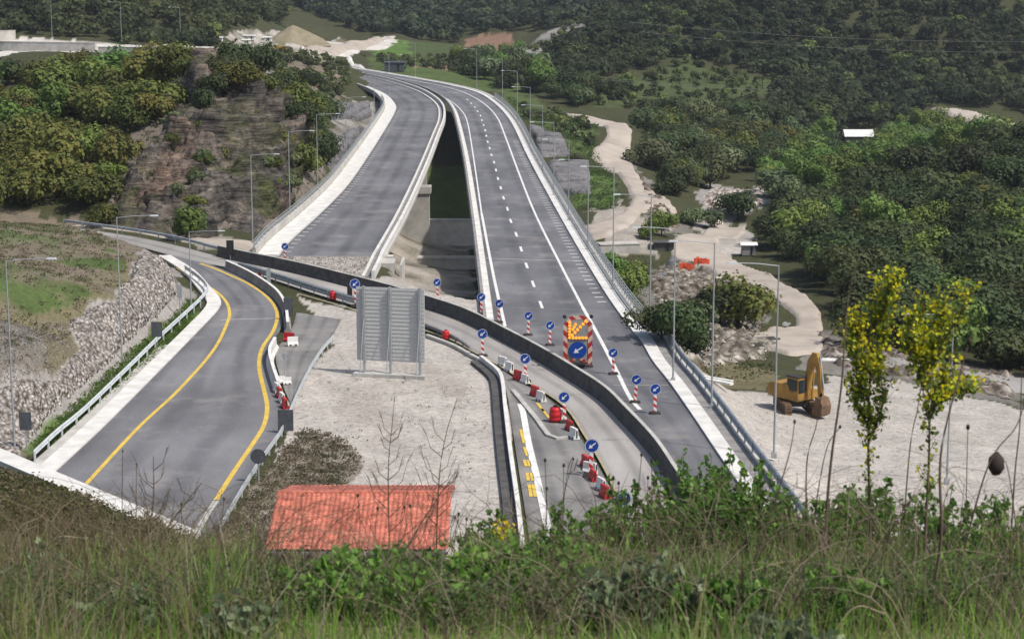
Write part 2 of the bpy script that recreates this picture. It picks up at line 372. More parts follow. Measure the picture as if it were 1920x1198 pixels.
# ground right of and beneath the bridges
for a in [(1180, 520, 205), (1280, 560, 190), (1350, 590, 182), (1250, 640, 150), (1350, 700, 130), (1300, 660, 142), (1170, 440, 238), (1130, 400, 262), (1200, 400, 262), (1200, 330, 308), (1180, 250, 362), (1060, 218, 400), (1060, 330, 298), (1040, 260, 340), (1000, 230, 378), (960, 180, 430), (1230, 480, 232), (1400, 620, 172), (1260, 380, 280)]: cd(*a)
for a in [(850, 400, 282), (850, 440, 262), (850, 500, 222), (830, 545, 178), (760, 500, 222), (760, 420, 262), (850, 300, 335), (850, 220, 400), (900, 545, 178), (1000, 530, 185), (1000, 440, 250), (700, 440, 255), (600, 440, 200), (650, 470, 200), (960, 330, 310)]: cd(*a)
# the slope the camera stands on
for (x, y, z) in [(0, 0, 28.4), (0, 4, 28.15), (0, 8, 27.35), (-5, 8, 27.45), (5, 8, 27.4), (0, 12, 25.6), (-8, 12, 25.9), (8, 12, 25.8), (0, 20, 20.5), (-15, 20, 20.5), (15, 20, 20.5),
                  (-20, 40, 12), (0, 40, 11), (20, 40, 11), (-10, 60, 6), (-30, 70, 7), (15, 60, 5), (35, 60, 4), (-30, 60, 8.5), (40, 40, 10), (-40, 40, 14), (-4, 71, 4.6), (14, 72, 4.4), (-10, -6, 29.5), (10, -6, 29.5)]:
    CP.append((x, y, z))
CP = np.array(CP); CXY = CP[:, :2]
_n = len(CP)
def _phi(r2): return np.sqrt(r2+9.0)
_A = np.zeros((_n+3, _n+3)); _d2 = ((CXY[:, None]-CXY[None])**2).sum(-1)
_A[:_n, :_n] = _phi(_d2)-np.eye(_n)*.3; _A[:_n, _n] = 1; _A[:_n, _n+1:] = CXY*.01; _A[_n:, :_n] = _A[:_n, _n:].T
_W = np.linalg.solve(_A, np.concatenate([CP[:, 2], np.zeros(3)]))
def rbf(X, Y):
    X = np.atleast_1d(X).astype(float); Y = np.atleast_1d(Y).astype(float); out = np.empty(X.size); xf, yf = X.ravel(), Y.ravel()
    for i in range(0, xf.size, 40000):
        a, b = xf[i:i+40000], yf[i:i+40000]
        d2 = (a[:, None]-CXY[None, :, 0])**2+(b[:, None]-CXY[None, :, 1])**2
        out[i:i+40000] = _phi(d2) @ _W[:_n]+_W[_n]+.01*(a*_W[_n+1]+b*_W[_n+2])
    return out.reshape(X.shape)
# value noise
_perm = rng.random((256, 256))
def vnoise(x, y):
    xi = np.floor(x).astype(int); yi = np.floor(y).astype(int); fx = x-xi; fy = y-yi
    fx = fx*fx*(3-2*fx); fy = fy*fy*(3-2*fy); g = lambda a, b: _perm[a % 256, b % 256]
    return (g(xi, yi)*(1-fx)+g(xi+1, yi)*fx)*(1-fy)+(g(xi, yi+1)*(1-fx)+g(xi+1, yi+1)*fx)*fy-.5
def fbm(x, y, o=4):
    s = 0; a = 1
    for k in range(o): s = s+a*vnoise(x*2**k+17*k, y*2**k+31*k); a *= .5
    return s
def inpoly(X, Y, poly):
    poly = np.asarray(poly)[:, :2]; ins = np.zeros(np.shape(X), bool); j = len(poly)-1
    for i in range(len(poly)):
        xi, yi = poly[i]; xj, yj = poly[j]
        c = ((yi > Y) != (yj > Y)) & (X < (xj-xi)*(Y-yi)/((yj-yi) if yj != yi else 1e-9)+xi); ins ^= c; j = i
    return ins
def pdist(X, Y, poly, closed=True):
    poly = np.asarray(poly)[:, :2]; best = np.full(np.shape(X), 1e9); n = len(poly)
    for i in range(n if closed else n-1):
        a = poly[i]; b = poly[(i+1) % n]; e = b-a; L = (e**2).sum()+1e-9
        t = np.clip(((X-a[0])*e[0]+(Y-a[1])*e[1])/L, 0, 1)
        best = np.minimum(best, np.hypot(X-a[0]-t*e[0], Y-a[1]-t*e[1]))
    return best
HW0, HW1 = P(-60, 827, 7), P(352, 1001, 7)                   # the tunnel head wall
HW = [HW0, HW1, Vector((HW1.x+4, HW1.y-3.5, 5)), Vector((14, 75.5, 5)), Vector((45, 75.5, 5))]
_pl = [P(a, b) for a, b in [(60, 850), (150, 770), (250, 690), (330, 610), (372, 565), (350, 520), (290, 482), (215, 460), (120, 432), (130, 416), (260, 434), (430, 464), (500, 474), (700, 476), (722, 518), (790, 543), (890, 562), (930, 545), (1150, 545), (1200, 598), (1290, 685), (1420, 850), (1520, 960), (1560, 1120)]]
PLAT = [(p.x, p.y) for p in _pl]+[(45, 75.5), (14, 75.5), (HW1.x+4, HW1.y-3.5), (HW1.x, HW1.y), (HW0.x, HW0.y)]
def H(X, Y, rough=True):
    X = np.atleast_1d(np.asarray(X, float)); Y = np.atleast_1d(np.asarray(Y, float))
    z = rbf(X, Y); D = np.hypot(X, Y)
    if rough:
        a = np.clip((D-90)/250, .0, 3)
        z = z+fbm(X/23, Y/23, 4)*1.1*a+fbm(X/3.1, Y/3.1, 3)*.22*np.clip(D/100, .2, 1.2)
    ins = inpoly(X, Y, PLAT); d = pdist(X, Y, PLAT)
    front = (Y < np.interp(X, [q.x for q in HW], [q.y for q in HW])+.2)
    wd = np.where(front, .25, 4.0); wgt = np.where(ins, 1.0, np.clip(1-d/wd, 0, 1)); wgt = wgt*wgt*(3-2*wgt)
    near = front & (Y > 50) & ~ins                           # fill behind the head wall stays just below its coping
    top = np.interp(X, [q.x for q in HW], [q.z for q in HW])-.35
    w2 = np.clip(1-(d-9)/14, 0, 1); w2 = w2*w2*(3-2*w2)
    z = np.where(near, z*(1-w2)+(top+.01*d+fbm(X/2.3, Y/2.3, 3)*.12*np.clip(d-.5, 0, 1))*w2, z)
    return z*(1-wgt)+wgt*(-.13)
def Hs(x, y): return float(H(x, y)[0])
def hit(px, py, dmin=30.0, dmax=2300.0):
    """where the sight line through a photo pixel meets the terrain"""
    d = ray(px, py); Ds = dmin*(dmax/dmin)**np.linspace(0, 1, 900); t = Ds/d.y
    z = CAMZ+d.z*t; h = H(d.x*t, Ds, False); k = np.argmax(h > z)
    if h[k] <= z[k]: k = len(Ds)-1
    if k > 0:
        a = (z[k-1]-h[k-1]); b = (h[k]-z[k]); f = a/(a+b+1e-9); D = Ds[k-1]+(Ds[k]-Ds[k-1])*f
    else: D = Ds[0]
    tt = D/d.y; return Vector((d.x*tt, D, CAMZ+d.z*tt))
def hp(pts, dmin=30.0): return [hit(a, b, dmin) for a, b in pts]

NA, NR = 720, 1000
az = np.radians(np.linspace(-21, 21, NA)); rr = 2.2*(2300/2.2)**np.linspace(0, 1, NR)
A_, R_ = np.meshgrid(az, rr); TX = R_*np.tan(A_); TY = R_*1.0
TZ = H(TX, TY)
G = dict(gravel=(.44, .405, .365), gravel2=(.36, .325, .285), grass=(.085, .12, .04), bright=(.10, .17, .04), dry=(.17, .15, .085), soil=(.20, .165, .125), brown=(.20, .165, .125),
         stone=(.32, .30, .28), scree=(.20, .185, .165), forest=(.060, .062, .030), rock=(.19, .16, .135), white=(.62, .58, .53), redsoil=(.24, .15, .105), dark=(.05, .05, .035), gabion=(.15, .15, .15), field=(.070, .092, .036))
BASE = 'forest'
ZONES = [
 ('soil', [(-200, 400), (130, 412), (280, 470), (330, 520), (340, 620), (60, 862), (-200, 900)], .9),
 ('dry', [(-100, 560), (60, 560), (240, 480), (250, 560), (120, 700), (-100, 760)], .5),
 ('grass', [(-100, 415), (110, 425), (200, 455), (240, 500), (130, 500), (40, 470), (-100, 480)], .25),
 ('grass', [(-100, 500), (80, 500), (170, 560), (60, 590), (-100, 560)], .1),
 ('scree', [(-100, 640), (60, 620), (80, 680), (20, 740), (-100, 760)], .8),
 ('stone', [(262, 478), (325, 500), (352, 560), (300, 615), (262, 650), (195, 715), (120, 785), (60, 845), (-60, 880), (-60, 815), (100, 695), (150, 640), (125, 595), (215, 560), (245, 520)], .92),
 ('bright', [(352, 565), (380, 560), (345, 630), (250, 705), (140, 800), (75, 850), (60, 838), (150, 745), (240, 660), (300, 620)], .85),
 ('gravel', [(545, 555), (660, 585), (800, 625), (860, 655), (940, 715), (965, 960), (960, 1100), (400, 1100), (440, 990), (530, 810), (545, 755), (625, 625)], .97),
 ('gravel2', [(690, 600), (760, 640), (860, 700), (880, 760), (820, 740), (700, 660)], .4),
 ('gravel2', [(600, 700), (700, 730), (760, 820), (700, 900), (640, 800)], .35),
 ('gravel2', [(1400, 800), (1560, 820), (1700, 800), (1800, 860), (1600, 880)], .5),
 ('brown', [(570, 800), (640, 815), (680, 860), (650, 920), (600, 950), (500, 1040), (410, 1010), (480, 900), (530, 830)], .75),
 ('gravel', [(480, 470), (700, 475), (700, 530), (640, 520), (540, 498)], .95),
 ('gravel2', [(380, 440), (500, 455), (500, 480), (380, 470)], .8),
 ('gravel', [(700, 525), (730, 518), (800, 545), (895, 565), (905, 592), (850, 575), (780, 560), (700, 545)], .9),
 ('gravel', [(1290, 690), (1400, 735), (1480, 740), (1560, 705), (1700, 715), (1910, 765), (2200, 800), (2200, 1100), (1500, 1100), (1400, 840)], .95),
 ('gravel2', [(1200, 600), (1300, 680), (1420, 850), (1380, 850), (1280, 710)], .9),
 ('dry', [(1300, 660), (1450, 690), (1440, 728), (1390, 725), (1320, 700)], .9),
 ('scree', [(1190, 530), (1250, 480), (1330, 495), (1440, 590), (1420, 670), (1330, 680), (1240, 620)], .9),
 ('grass', [(1140, 480), (1195, 490), (1195, 570), (1180, 580)], .9),
 ('gravel2', [(1090, 380), (1160, 370), (1210, 420), (1230, 470), (1130, 470)], .9),
 ('field', [(1050, 390), (1000, 340), (1080, 300), (1140, 310), (1170, 370), (1130, 395)], .9),
 ('bright', [(1050, 300), (1105, 310), (1170, 365), (1150, 390), (1080, 390)], .6),
 ('grass', [(940, 170), (1060, 210), (1120, 235), (1120, 290), (1060, 300), (980, 230)], .85),
 ('scree', [(1180, 300), (1240, 370), (1290, 430), (1230, 440), (1190, 380)], .85),
 ('stone', [(1330, 345), (1440, 350), (1440, 390), (1380, 405), (1290, 440), (1300, 400)], .95),
 ('gravel', [(1260, 440), (1400, 420), (1410, 470), (1300, 500)], .9),
 ('bright', [(1450, 260), (1920, 250), (1700, 330), (1450, 350)], .6),
 ('field', [(1090, 165), (1280, 120), (1500, 150), (1430, 185), (1290, 210), (1110, 205)], .9),
 ('field', [(1120, 150), (1380, 130), (1490, 160), (1300, 170)], .5),
 ('bright', [(690, 90), (760, 80), (830, 95), (760, 125), (700, 112)], .95),
 ('field', [(760, 80), (900, 85), (950, 110), (860, 130), (780, 120)], .95),
 ('grass', [(680, 110), (960, 130), (1000, 180), (850, 160), (700, 140)], .85),
 ('redsoil', [(870, 68), (960, 64), (985, 95), (880, 92)], .95),
 ('redsoil', [(780, 122), (850, 122), (850, 130), (780, 130)], .9),
 ('stone', [(1150, 10), (1200, 10), (1100, 80), (960, 115), (980, 85), (1060, 45)], .7),
 ('white', [(0, 70), (200, 75), (330, 82), (520, 100), (640, 80), (740, 72), (740, 88), (660, 105), (530, 112), (400, 108), (200, 95), (0, 108)], .9),
 ('gravel', [(430, 60), (540, 60), (640, 62), (660, 85), (430, 95)], .6),
 ('dry', [(510, 80), (640, 65), (660, 78), (520, 98)], .9),
 ('stone', [(430, 108), (520, 108), (560, 150), (550, 180), (500, 150)], .8),
 ('rock', [(330, 130), (400, 130), (500, 200), (620, 260), (600, 360), (520, 440), (180, 425), (240, 320)], .9),
 ('soil', [(500, 110), (620, 120), (650, 190), (560, 190)], .8),
 ('stone', [(600, 190), (720, 185), (720, 250), (640, 250)], .6),
 ('scree', [(600, 240), (700, 240), (640, 330), (560, 400), (600, 320)], .8),
 ('gravel2', [(740, 420), (890, 420), (890, 560), (740, 560)], .7),
 ('dark', [(800, 200), (880, 200), (885, 300), (805, 300)], .8), ('grass', [(790, 310), (890, 310), (890, 425), (790, 425)], .9),  # dark zone: shade between the decks painted into the ground colour
 ('scree', [(1520, 600), (1600, 640), (1720, 660), (1920, 700), (1920, 765), (1700, 715), (1560, 700), (1500, 690)], .85),
]
C = np.empty(TX.shape+(3,)); C[:] = G[BASE]
jx = .55*fbm(TX/6, TY/6, 4); jy = fbm(TX/6+90, TY/6+40, 4); nz = fbm(TX/4+7, TY/4+3, 4)
C[TY < 75] = (.17, .17, .075)
amp = np.clip(TY/60, .5, 5)
for cls, poly, op in ZONES:
    wp = [(p.x, p.y) for p in hp(poly)]
    m = inpoly(TX+jx*amp, TY+jy*amp*1.6, wp)
    k = np.clip(op+nz*(1-op)*3.0, 0, 1)[..., None]*m[..., None]
    C = C*(1-k)+np.array(G[cls])*k
# steep ground shows rock
ii = np.arange(NA*NR).reshape(NR, NA)
FQ = np.stack([ii[:-1, :-1], ii[:-1, 1:], ii[1:, 1:], ii[1:, :-1]], -1).reshape(-1, 4)
terrain = np_mesh('terrain', np.stack([TX, TY, TZ], -1).reshape(-1, 3), FQ, M['terrain'], smooth=True, colors=C.reshape(-1, 3))
tag(terrain, kind='structure')

def patch(name, poly_px, step, fn, mat, colfn, dmin=30.0, kind='structure', edge=3.0):
    """fine-grained rock or rubble skin laid over the terrain inside an outline"""
    wp = [(p.x, p.y) for p in hp(poly_px, dmin)]; a = np.array(wp)
    xs = np.arange(a[:, 0].min(), a[:, 0].max(), step); ys = np.arange(a[:, 1].min(), a[:, 1].max(), step)
    X, Y = np.meshgrid(xs, ys); ins = inpoly(X, Y, wp); d = pdist(X, Y, wp); k = np.where(ins, np.clip(d/edge, 0, 1), 0)
    Z = H(X, Y); gx = np.gradient(Z, step, axis=1); gy = np.gradient(Z, step, axis=0); L = np.sqrt(gx**2+gy**2+1)
    disp = fn(X, Y, Z)*k-(1-k)*.6
    V = np.stack([X-gx/L*disp, Y-gy/L*disp, Z+disp/L], -1)
    I = np.arange(X.size).reshape(X.shape)
    q = np.stack([I[:-1, :-1], I[:-1, 1:], I[1:, 1:], I[1:, :-1]], -1).reshape(-1, 4)
    keep = (k.ravel()[q] > 0).any(1); q = q[keep]
    u, inv = np.unique(q, return_inverse=True)
    o = np_mesh(name, V.reshape(-1, 3)[u], inv.reshape(-1, 4), mat, colors=colfn(X, Y, Z).reshape(-1, 3)[u])
    if kind: tag(o, kind=kind)
    return o
def cliff_disp(X, Y, Z):
    s = Z+X*.22+fbm(X/9, Y/9, 3)*3
    st = np.abs((s/1.7) % 1-.5)*2; blk = vnoise(X/2.2, s/1.7)+.6*vnoise(X/.9+5, s/.8)
    rid = np.abs(fbm(X/6, Y/14, 3))*5
    s2 = s+fbm(X/4+50, Y/4, 2)*1.5; led = (s2/3.0) % 1; led = np.minimum(led*1.35, 1)**2
    cr = np.round(vnoise(X/2.6, s/1.3)*5)/5; cr2 = np.round(vnoise(X/1.1+9, s/.6)*4)/4
    return .3+led*2.3+cr*2.9+cr2*.9+rid*.5+fbm(X/1.2, Y/1.2, 3)*.35
def cliff_col(X, Y, Z):
    s = Z+X*.22+fbm(X/9, Y/9, 3)*3; t = np.clip(vnoise(s/1.1, X/14)*1.6+.5, 0, 1)[..., None]; g = np.clip(fbm(X/5, Y/5, 4)*2-.25, 0, 1)[..., None]
    t = np.clip(t+np.round(vnoise(X/1.3, s/.5)*4)[..., None]/4, 0, 1)
    c = np.array((.205, .18, .155))*t+np.array((.085, .078, .072))*(1-t); rd_ = np.clip(vnoise(X/7+3, s/3)*3-.3, 0, 1)[..., None]; c = c*(1-rd_*.5)+np.array((.26, .17, .13))*rd_*.5
    return c*(1-g)+np.array((.085, .095, .04))*g
patch('rock_face', [(180, 428), (230, 330), (290, 250), (330, 165), (395, 120), (470, 160), (560, 220), (620, 265), (622, 300), (572, 355), (528, 412), (498, 443), (400, 448), (280, 440)], .32, cliff_disp, M['cliff'], cliff_col)
def rub_disp(X, Y, Z): return np.maximum(vnoise(X/1.1, Y/1.1), 0)*1.1+np.maximum(vnoise(X/.45, Y/.6), 0)*.9+fbm(X/5, Y/5, 2)*.5+.15
def rub_col(a, b):
    def f(X, Y, Z):
        t = np.clip(vnoise(X/.5, Y/.5)*1.8+.5, 0, 1)[..., None]; return np.array(a)*t+np.array(b)*(1-t)
    return f
def rev_disp(X, Y, Z): return np.maximum(vnoise(X/.5, Y/.5), 0)*.38+np.maximum(vnoise(X/.3, Y/.3), -.1)*.25+.12
patch('stone_revetment', [(250, 474), (325, 498), (352, 560), (302, 612), (262, 650), (195, 714), (120, 784), (60, 845), (-60, 872), (-60, 790), (80, 690), (132, 640), (112, 592), (200, 554), (232, 515)], .22, rev_disp, M['stones'], rub_col((.54, .51, .48), (.40, .375, .355)), edge=.8)
patch('rubble', [(1195, 520), (1250, 480), (1330, 495), (1440, 590), (1430, 670), (1330, 680), (1240, 615)], .3, rub_disp, M['boulders'], rub_col((.36, .33, .29), (.15, .135, .11)), edge=1.5)
patch('river_bed', [(1330, 348), (1440, 352), (1440, 388), (1385, 405), (1290, 440), (1300, 400)], .45, rub_disp, M['boulders'], rub_col((.66, .63, .58), (.30, .25, .22)), edge=2)
patch('rocky_bank', [(1180, 300), (1235, 360), (1290, 430), (1225, 445), (1190, 390)], .45, rub_disp, M['boulders'], rub_col((.30, .25, .21), (.14, .12, .10)), edge=2)
patch('rocky_bank', [(1510, 600), (1590, 640), (1720, 665), (1920, 705), (1920, 760), (1700, 712), (1560, 690), (1520, 660)], .35, rub_disp, M['boulders'], rub_col((.34, .31, .28), (.15, .13, .11)), edge=1.5)
patch('river_bed', [(1240, 655), (1330, 690), (1450, 675), (1480, 650), (1390, 640), (1300, 630)], .35, rub_disp, M['boulders'], rub_col((.45, .42, .38), (.13, .12, .09)), edge=1.5)
def drape(name, poly, step, mat, dz=.16, edge=1.2):
    def f(X, Y, Z): return np.full(X.shape, dz)+fbm(X/3, Y/3, 2)*.05
    return patch(name, poly, step, f, mat, lambda X, Y, Z: np.full(X.shape+(3,), .4), edge=edge)
drape('dirt_track', [(1050, 213), (1100, 218), (1180, 232), (1192, 245), (1185, 290), (1205, 335), (1240, 370), (1275, 400), (1262, 408), (1225, 395), (1195, 420), (1150, 445), (1095, 455), (1085, 430), (1130, 420), (1165, 400), (1180, 375), (1172, 350), (1145, 325), (1105, 300), (1108, 285), (1135, 255), (1125, 240), (1090, 228)], .6, M['track'], .4, .7)
drape('dirt_track', [(1250, 456), (1330, 422), (1402, 415), (1402, 436), (1352, 452), (1352, 466), (1405, 498), (1455, 516), (1510, 552), (1545, 588), (1556, 640), (1545, 665), (1480, 668), (1430, 655), (1370, 632), (1440, 612), (1486, 610), (1486, 594), (1445, 566), (1395, 538), (1320, 505), (1255, 485)], .4, M['track'], .35, .6)
drape('road', [(1650, 672), (1780, 690), (1920, 710), (2200, 740), (2200, 765), (1920, 738), (1720, 705), (1640, 688)], .5, M['asph_old'], .35)
drape('dirt_track', [(1740, 208), (1800, 213), (1880, 226), (1930, 238), (1915, 268), (1893, 270), (1883, 250), (1835, 233), (1780, 220)], .8, M['track'], 1.0, .6)
drape('dirt_track', [(90, 419), (150, 421), (250, 428), (330, 446), (420, 450), (492, 456), (487, 477), (420, 469), (330, 456), (240, 437), (140, 426)], .5, M['track'], .25)
drape('dirt_track', [(530, 113), (560, 98), (640, 84), (730, 73), (745, 79), (690, 93), (640, 105), (560, 115)], 1.5, M['track'], 1.5, 3)
drape('dirt_track', [(648, 112), (660, 112), (700, 140), (688, 140)], .8, M['conc_white'], 1.2, 1)

# ------------------------------------------------------------------ ROADS
def ribbon(name, Lp, Rp, z, mat, n=80, across=1, parent=None, world=False):
    L = catmull(Lp if world else [P(*a) for a in Lp], n); Rr = catmull(Rp if world else [P(*a) for a in Rp], n)
    if across > 1: across = 14
    V = []; T_ = []
    for a, b in zip(L, Rr):
        for k in range(across+1): q = a.lerp(b, k/across); V.append((q.x, q.y, q.z+z)); T_.append((k/across,)*3)
    c = across+1
    Fc = [(i*c+k, i*c+k+1, (i+1)*c+k+1, (i+1)*c+k) for i in range(n-1) for k in range(across)]
    o = np_mesh(name, V, Fc, mat, parent, colors=np.array(T_))
    return o
def struct(o): return tag(o, kind='structure')
def line(pts, width, z, mat, parent, n=60, world=False, name='lane_line'):
    c = catmull(pts if world else [P(*a) for a in pts], n)
    return ribbon(name, offset(c, -width/2), offset(c, width/2), z, mat, n, 1, parent, True)
def resmooth(px, n): return catmull([P(*a) for a in px], n)
N = 140
LDl = [(523, 480), (547, 450), (604, 398), (653, 347), (690, 294), (720, 247), (741, 210), (741, 196), (725, 179), (700, 167), (668, 156), (625, 145), (560, 134)]
LDr = [(697, 480), (743, 400), (783, 317), (810, 253), (821, 225), (820, 202), (803, 184), (773, 168), (723, 152), (677, 142), (620, 132), (560, 124)]
RDl = [(927, 604), (912, 500), (897, 400), (880, 300), (866, 240), (855, 207), (838, 187), (810, 171), (770, 157), (720, 145), (670, 136), (620, 128), (560, 120)]
RDr = [(1185, 622), (1140, 560), (1090, 478), (1040, 390), (990, 297), (957, 229), (927, 195), (893, 174), (840, 160), (787, 150), (735, 141), (680, 132), (620, 124), (560, 117)]
ld = struct(ribbon('road', LDl, LDr, .0, M['asph_new'], N, 2))
rd = struct(ribbon('road', RDl, RDr, .0, M['asph_new'], N, 2))
RD2l = [(927, 604), (960, 640), (1007, 672), (1073, 712), (1133, 752), (1173, 792), (1225, 850), (1290, 950), (1340, 1060), (1400, 1220)]
RD2r = [(1185, 622), (1200, 636), (1223, 677), (1258, 722), (1305, 790), (1345, 850), (1400, 930), (1440, 990), (1490, 1070), (1600, 1240)]
rd2 = struct(ribbon('road', RD2l, RD2r, .0, M['asph_new'], N, 2))
DRu = [(110, 424), (240, 442), (330, 460), (410, 481), (463, 493), (513, 503), (580, 518), (647, 535), (720, 554), (797, 577), (873, 603), (940, 637), (1007, 673), (1073, 713), (1133, 753), (1173, 793), (1225, 850), (1290, 950), (1340, 1060), (1400, 1220)]
DRl = [(110, 430), (240, 458), (330, 482), (400, 497), (447, 506), (503, 522), (593, 552), (663, 573), (730, 592), (797, 613), (850, 635), (887, 657), (930, 683), (975, 710), (1020, 735), (1063, 768), (1095, 815), (1130, 873), (1155, 923), (1200, 1020), (1270, 1220)]
dr = struct(ribbon('road', DRu, DRl, .016, M['asph_old'], N, 2))
LRl = [(215, 452), (270, 462), (320, 480), (365, 508), (395, 540), (413, 562), (410, 580), (375, 618), (290, 705), (195, 800), (120, 870), (50, 935), (0, 990)]
LRr = [(330, 470), (380, 490), (433, 512), (470, 530), (503, 553), (522, 576), (530, 597), (524, 622), (506, 645), (500, 670), (508, 705), (525, 740), (538, 770), (525, 810), (490, 860), (450, 925), (400, 1005), (350, 1090)]
lr = struct(ribbon('road', LRl, LRr, .009, M['asph_left'], N, 2))
lup = ribbon('newer_surface', LRl[:6]+[(411, 598)], LRr[:6]+[(530, 598)], .0045, M['asph_up'], 60, 2, lr)
pa = struct(ribbon('pavement', [(556, 585), (545, 620), (517, 660), (530, 720), (546, 758)], [(640, 598), (622, 632), (600, 662), (572, 710), (549, 758)], -.03, M['asph_dark'], 30))
srr = struct(ribbon('road', [(936, 700), (948, 728), (955, 765), (968, 850), (985, 960), (1000, 1060), (1020, 1220)], [(900, 664), (975, 715), (1030, 748), (1075, 800), (1140, 905), (1200, 1020), (1275, 1220)], -.02, M['asph_dark'], 60, 2))
# edges of carriageways
line([(903, 400), (887, 290), (877, 232), (867, 210), (845, 190), (810, 174), (760, 157)], .2, .01, M['white'], rd, world=False)
line([(947, 612), (925, 515), (903, 400)], .28, .012, M['white'], rd)
line([(1093, 577), (1053, 500), (1003, 400), (973, 325), (947, 255), (933, 222), (913, 199), (887, 182), (853, 168), (800, 156), (740, 146)], .26, .012, M['white'], rd, 90)
line([(1200, 768), (1180, 743), (1150, 683), (1113, 613), (1093, 577)], .3, .012, M['white'], rd2, 40)
dash_px = [(1017, 578), (1000, 533), (987, 497), (977, 467), (967, 437), (957, 413), (951, 390), (943, 368), (938, 349), (933, 333), (929, 315), (925, 300), (920, 287), (917, 273), (913, 262), (911, 250), (908, 238), (905, 230), (901, 217), (896, 210), (891, 202), (884, 195), (880, 190), (874, 186)]
dpath = catmull([P(*a) for a in dash_px], 400); dl = plen(dpath)
db = MB()
def dashes(mb, path, period, length, width, z, start=0):
    cum = [0]
    for a, b in zip(path, path[1:]): cum.append(cum[-1]+(b-a).length)
    def at(s):
        i = int(np.searchsorted(cum, s))-1; i = max(0, min(i, len(path)-2)); return path[i].lerp(path[i+1], (s-cum[i])/(cum[i+1]-cum[i]+1e-9)), (path[i+1]-path[i]).normalized()
    s = start
    while s+length < cum[-1]:
        (a, t), (b, t2) = at(s), at(s+length); r = Vector((t.y, -t.x, 0))*width/2; r2 = Vector((t2.y, -t2.x, 0))*width/2; n = len(mb.v)
        mb.v += [a-r+Vector((0, 0, z)), a+r+Vector((0, 0, z)), b+r2+Vector((0, 0, z)), b-r2+Vector((0, 0, z))]; mb.face((n, n+1, n+2, n+3)); s += period
dashes(db, dpath, 11.2, 3.6, .26, .012, -1 if False else 0); db.build('dashed_line', M['white'], rd)
def ticks(path, side, lo, hi, step, parent, w=.28):
    mb = MB(); q = resample(path, int(plen(path)/step)+2)
    for i in range(1, len(q)-1):
        t = (q[i+1]-q[i-1]).normalized(); r = Vector((t.y, -t.x, 0))*side; a = q[i]+r*lo+Vector((0, 0, .012)); b = q[i]+r*hi+Vector((0, 0, .012)); n = len(mb.v)
        mb.v += [a-t*w/2, a+t*w/2, b+t*w/2, b-t*w/2]; mb.face((n, n+1, n+2, n+3) if side > 0 else (n+3, n+2, n+1, n))
    return mb.build('rumble_marks', M['white'], parent)
RDrw = catmull([P(*a) for a in RDr], 300); LDlw = catmull([P(*a) for a in LDl], 300); LDrw = catmull([P(*a) for a in LDr], 300); RDlw = catmull([P(*a) for a in RDl], 300)
ticks([p for p in RDrw if p.y < 330 and p.y > 166], -1, .35, 1.15, 2.4, rd); ticks([p for p in LDlw if p.y < 400], 1, .25, .95, 3.0, ld)
line([(900, 484), (990, 487), (1105, 490)], .22, .011, M['conc'], rd, 8, name='expansion_joint')
line([(1150, 722), (1200, 722), (1253, 722)], .22, .011, M['conc_grey'], rd2, 8, name='expansion_joint')
line([(955, 577), (1050, 580), (1150, 583)], .14, .011, M['asph_old'], rd, 8, name='expansion_joint')
line([(333, 503), (365, 524), (400, 543), (422, 563), (430, 583), (427, 603), (400, 657), (333, 733), (262, 799), (170, 898), (120, 955)], .27, .016, M['yellow'], lr, 90)
line([(375, 494), (400, 503), (433, 517), (467, 533), (496, 553), (514, 573), (520, 594), (512, 621), (493, 650), (486, 675), (488, 702), (496, 735), (501, 765), (494, 799), (470, 838), (440, 882), (405, 937)], .30, .016, M['yellow'], lr, 110)
line([(405, 939), (385, 970), (355, 1020)], .34, .013, M['conc'], lr, 12)
line([(413, 600), (470, 598), (520, 597)], .2, .011, M['conc'], lr, 8, name='expansion_joint')
line([(300, 478), (320, 492), (333, 503)], .2, .012, M['conc'], lr, 10)
line([(560, 551), (663, 580), (730, 600), (797, 620), (850, 638), (887, 659), (927, 680), (975, 709), (1020, 734), (1063, 766), (1095, 813), (1130, 871), (1155, 921)], .18, .022, M['yfaded'], dr, 60)
line([(400, 486), (463, 499), (513, 509), (580, 524), (647, 541), (720, 561), (797, 584), (873, 611), (940, 645), (1007, 682), (1073, 722), (1133, 764), (1168, 799), (1215, 855)], .16, .022, M['track'], dr, 60)
line([(975, 757), (981, 775), (991, 830), (1005, 888), (1020, 958), (1034, 1020), (1070, 1180)], .42, .012, M['white'], srr, 40)
yb = MB()
for a, b in [((976, 805), (983, 831)), ((983, 838), (989, 855)), ((983, 862), (987, 874)), ((990, 862), (994, 874)), ((988, 886), (991, 901)), ((996, 886), (999, 901)), ((992, 908), (996, 931)), ((999, 908), (1004, 931)), ((1007, 755), (1019, 771)), ((1016, 766), (1030, 784))]:
    p, q = P(*a), P(*b); t = (q-p).normalized(); r = Vector((t.y, -t.x, 0))*.1; n = len(yb.v); z = Vector((0, 0, .012))
    yb.v += [p-r+z, p+r+z, q+r+z, q-r+z]; yb.face((n+3, n+2, n+1, n))
yb.build('yellow_marks', M['yellow'], srr)

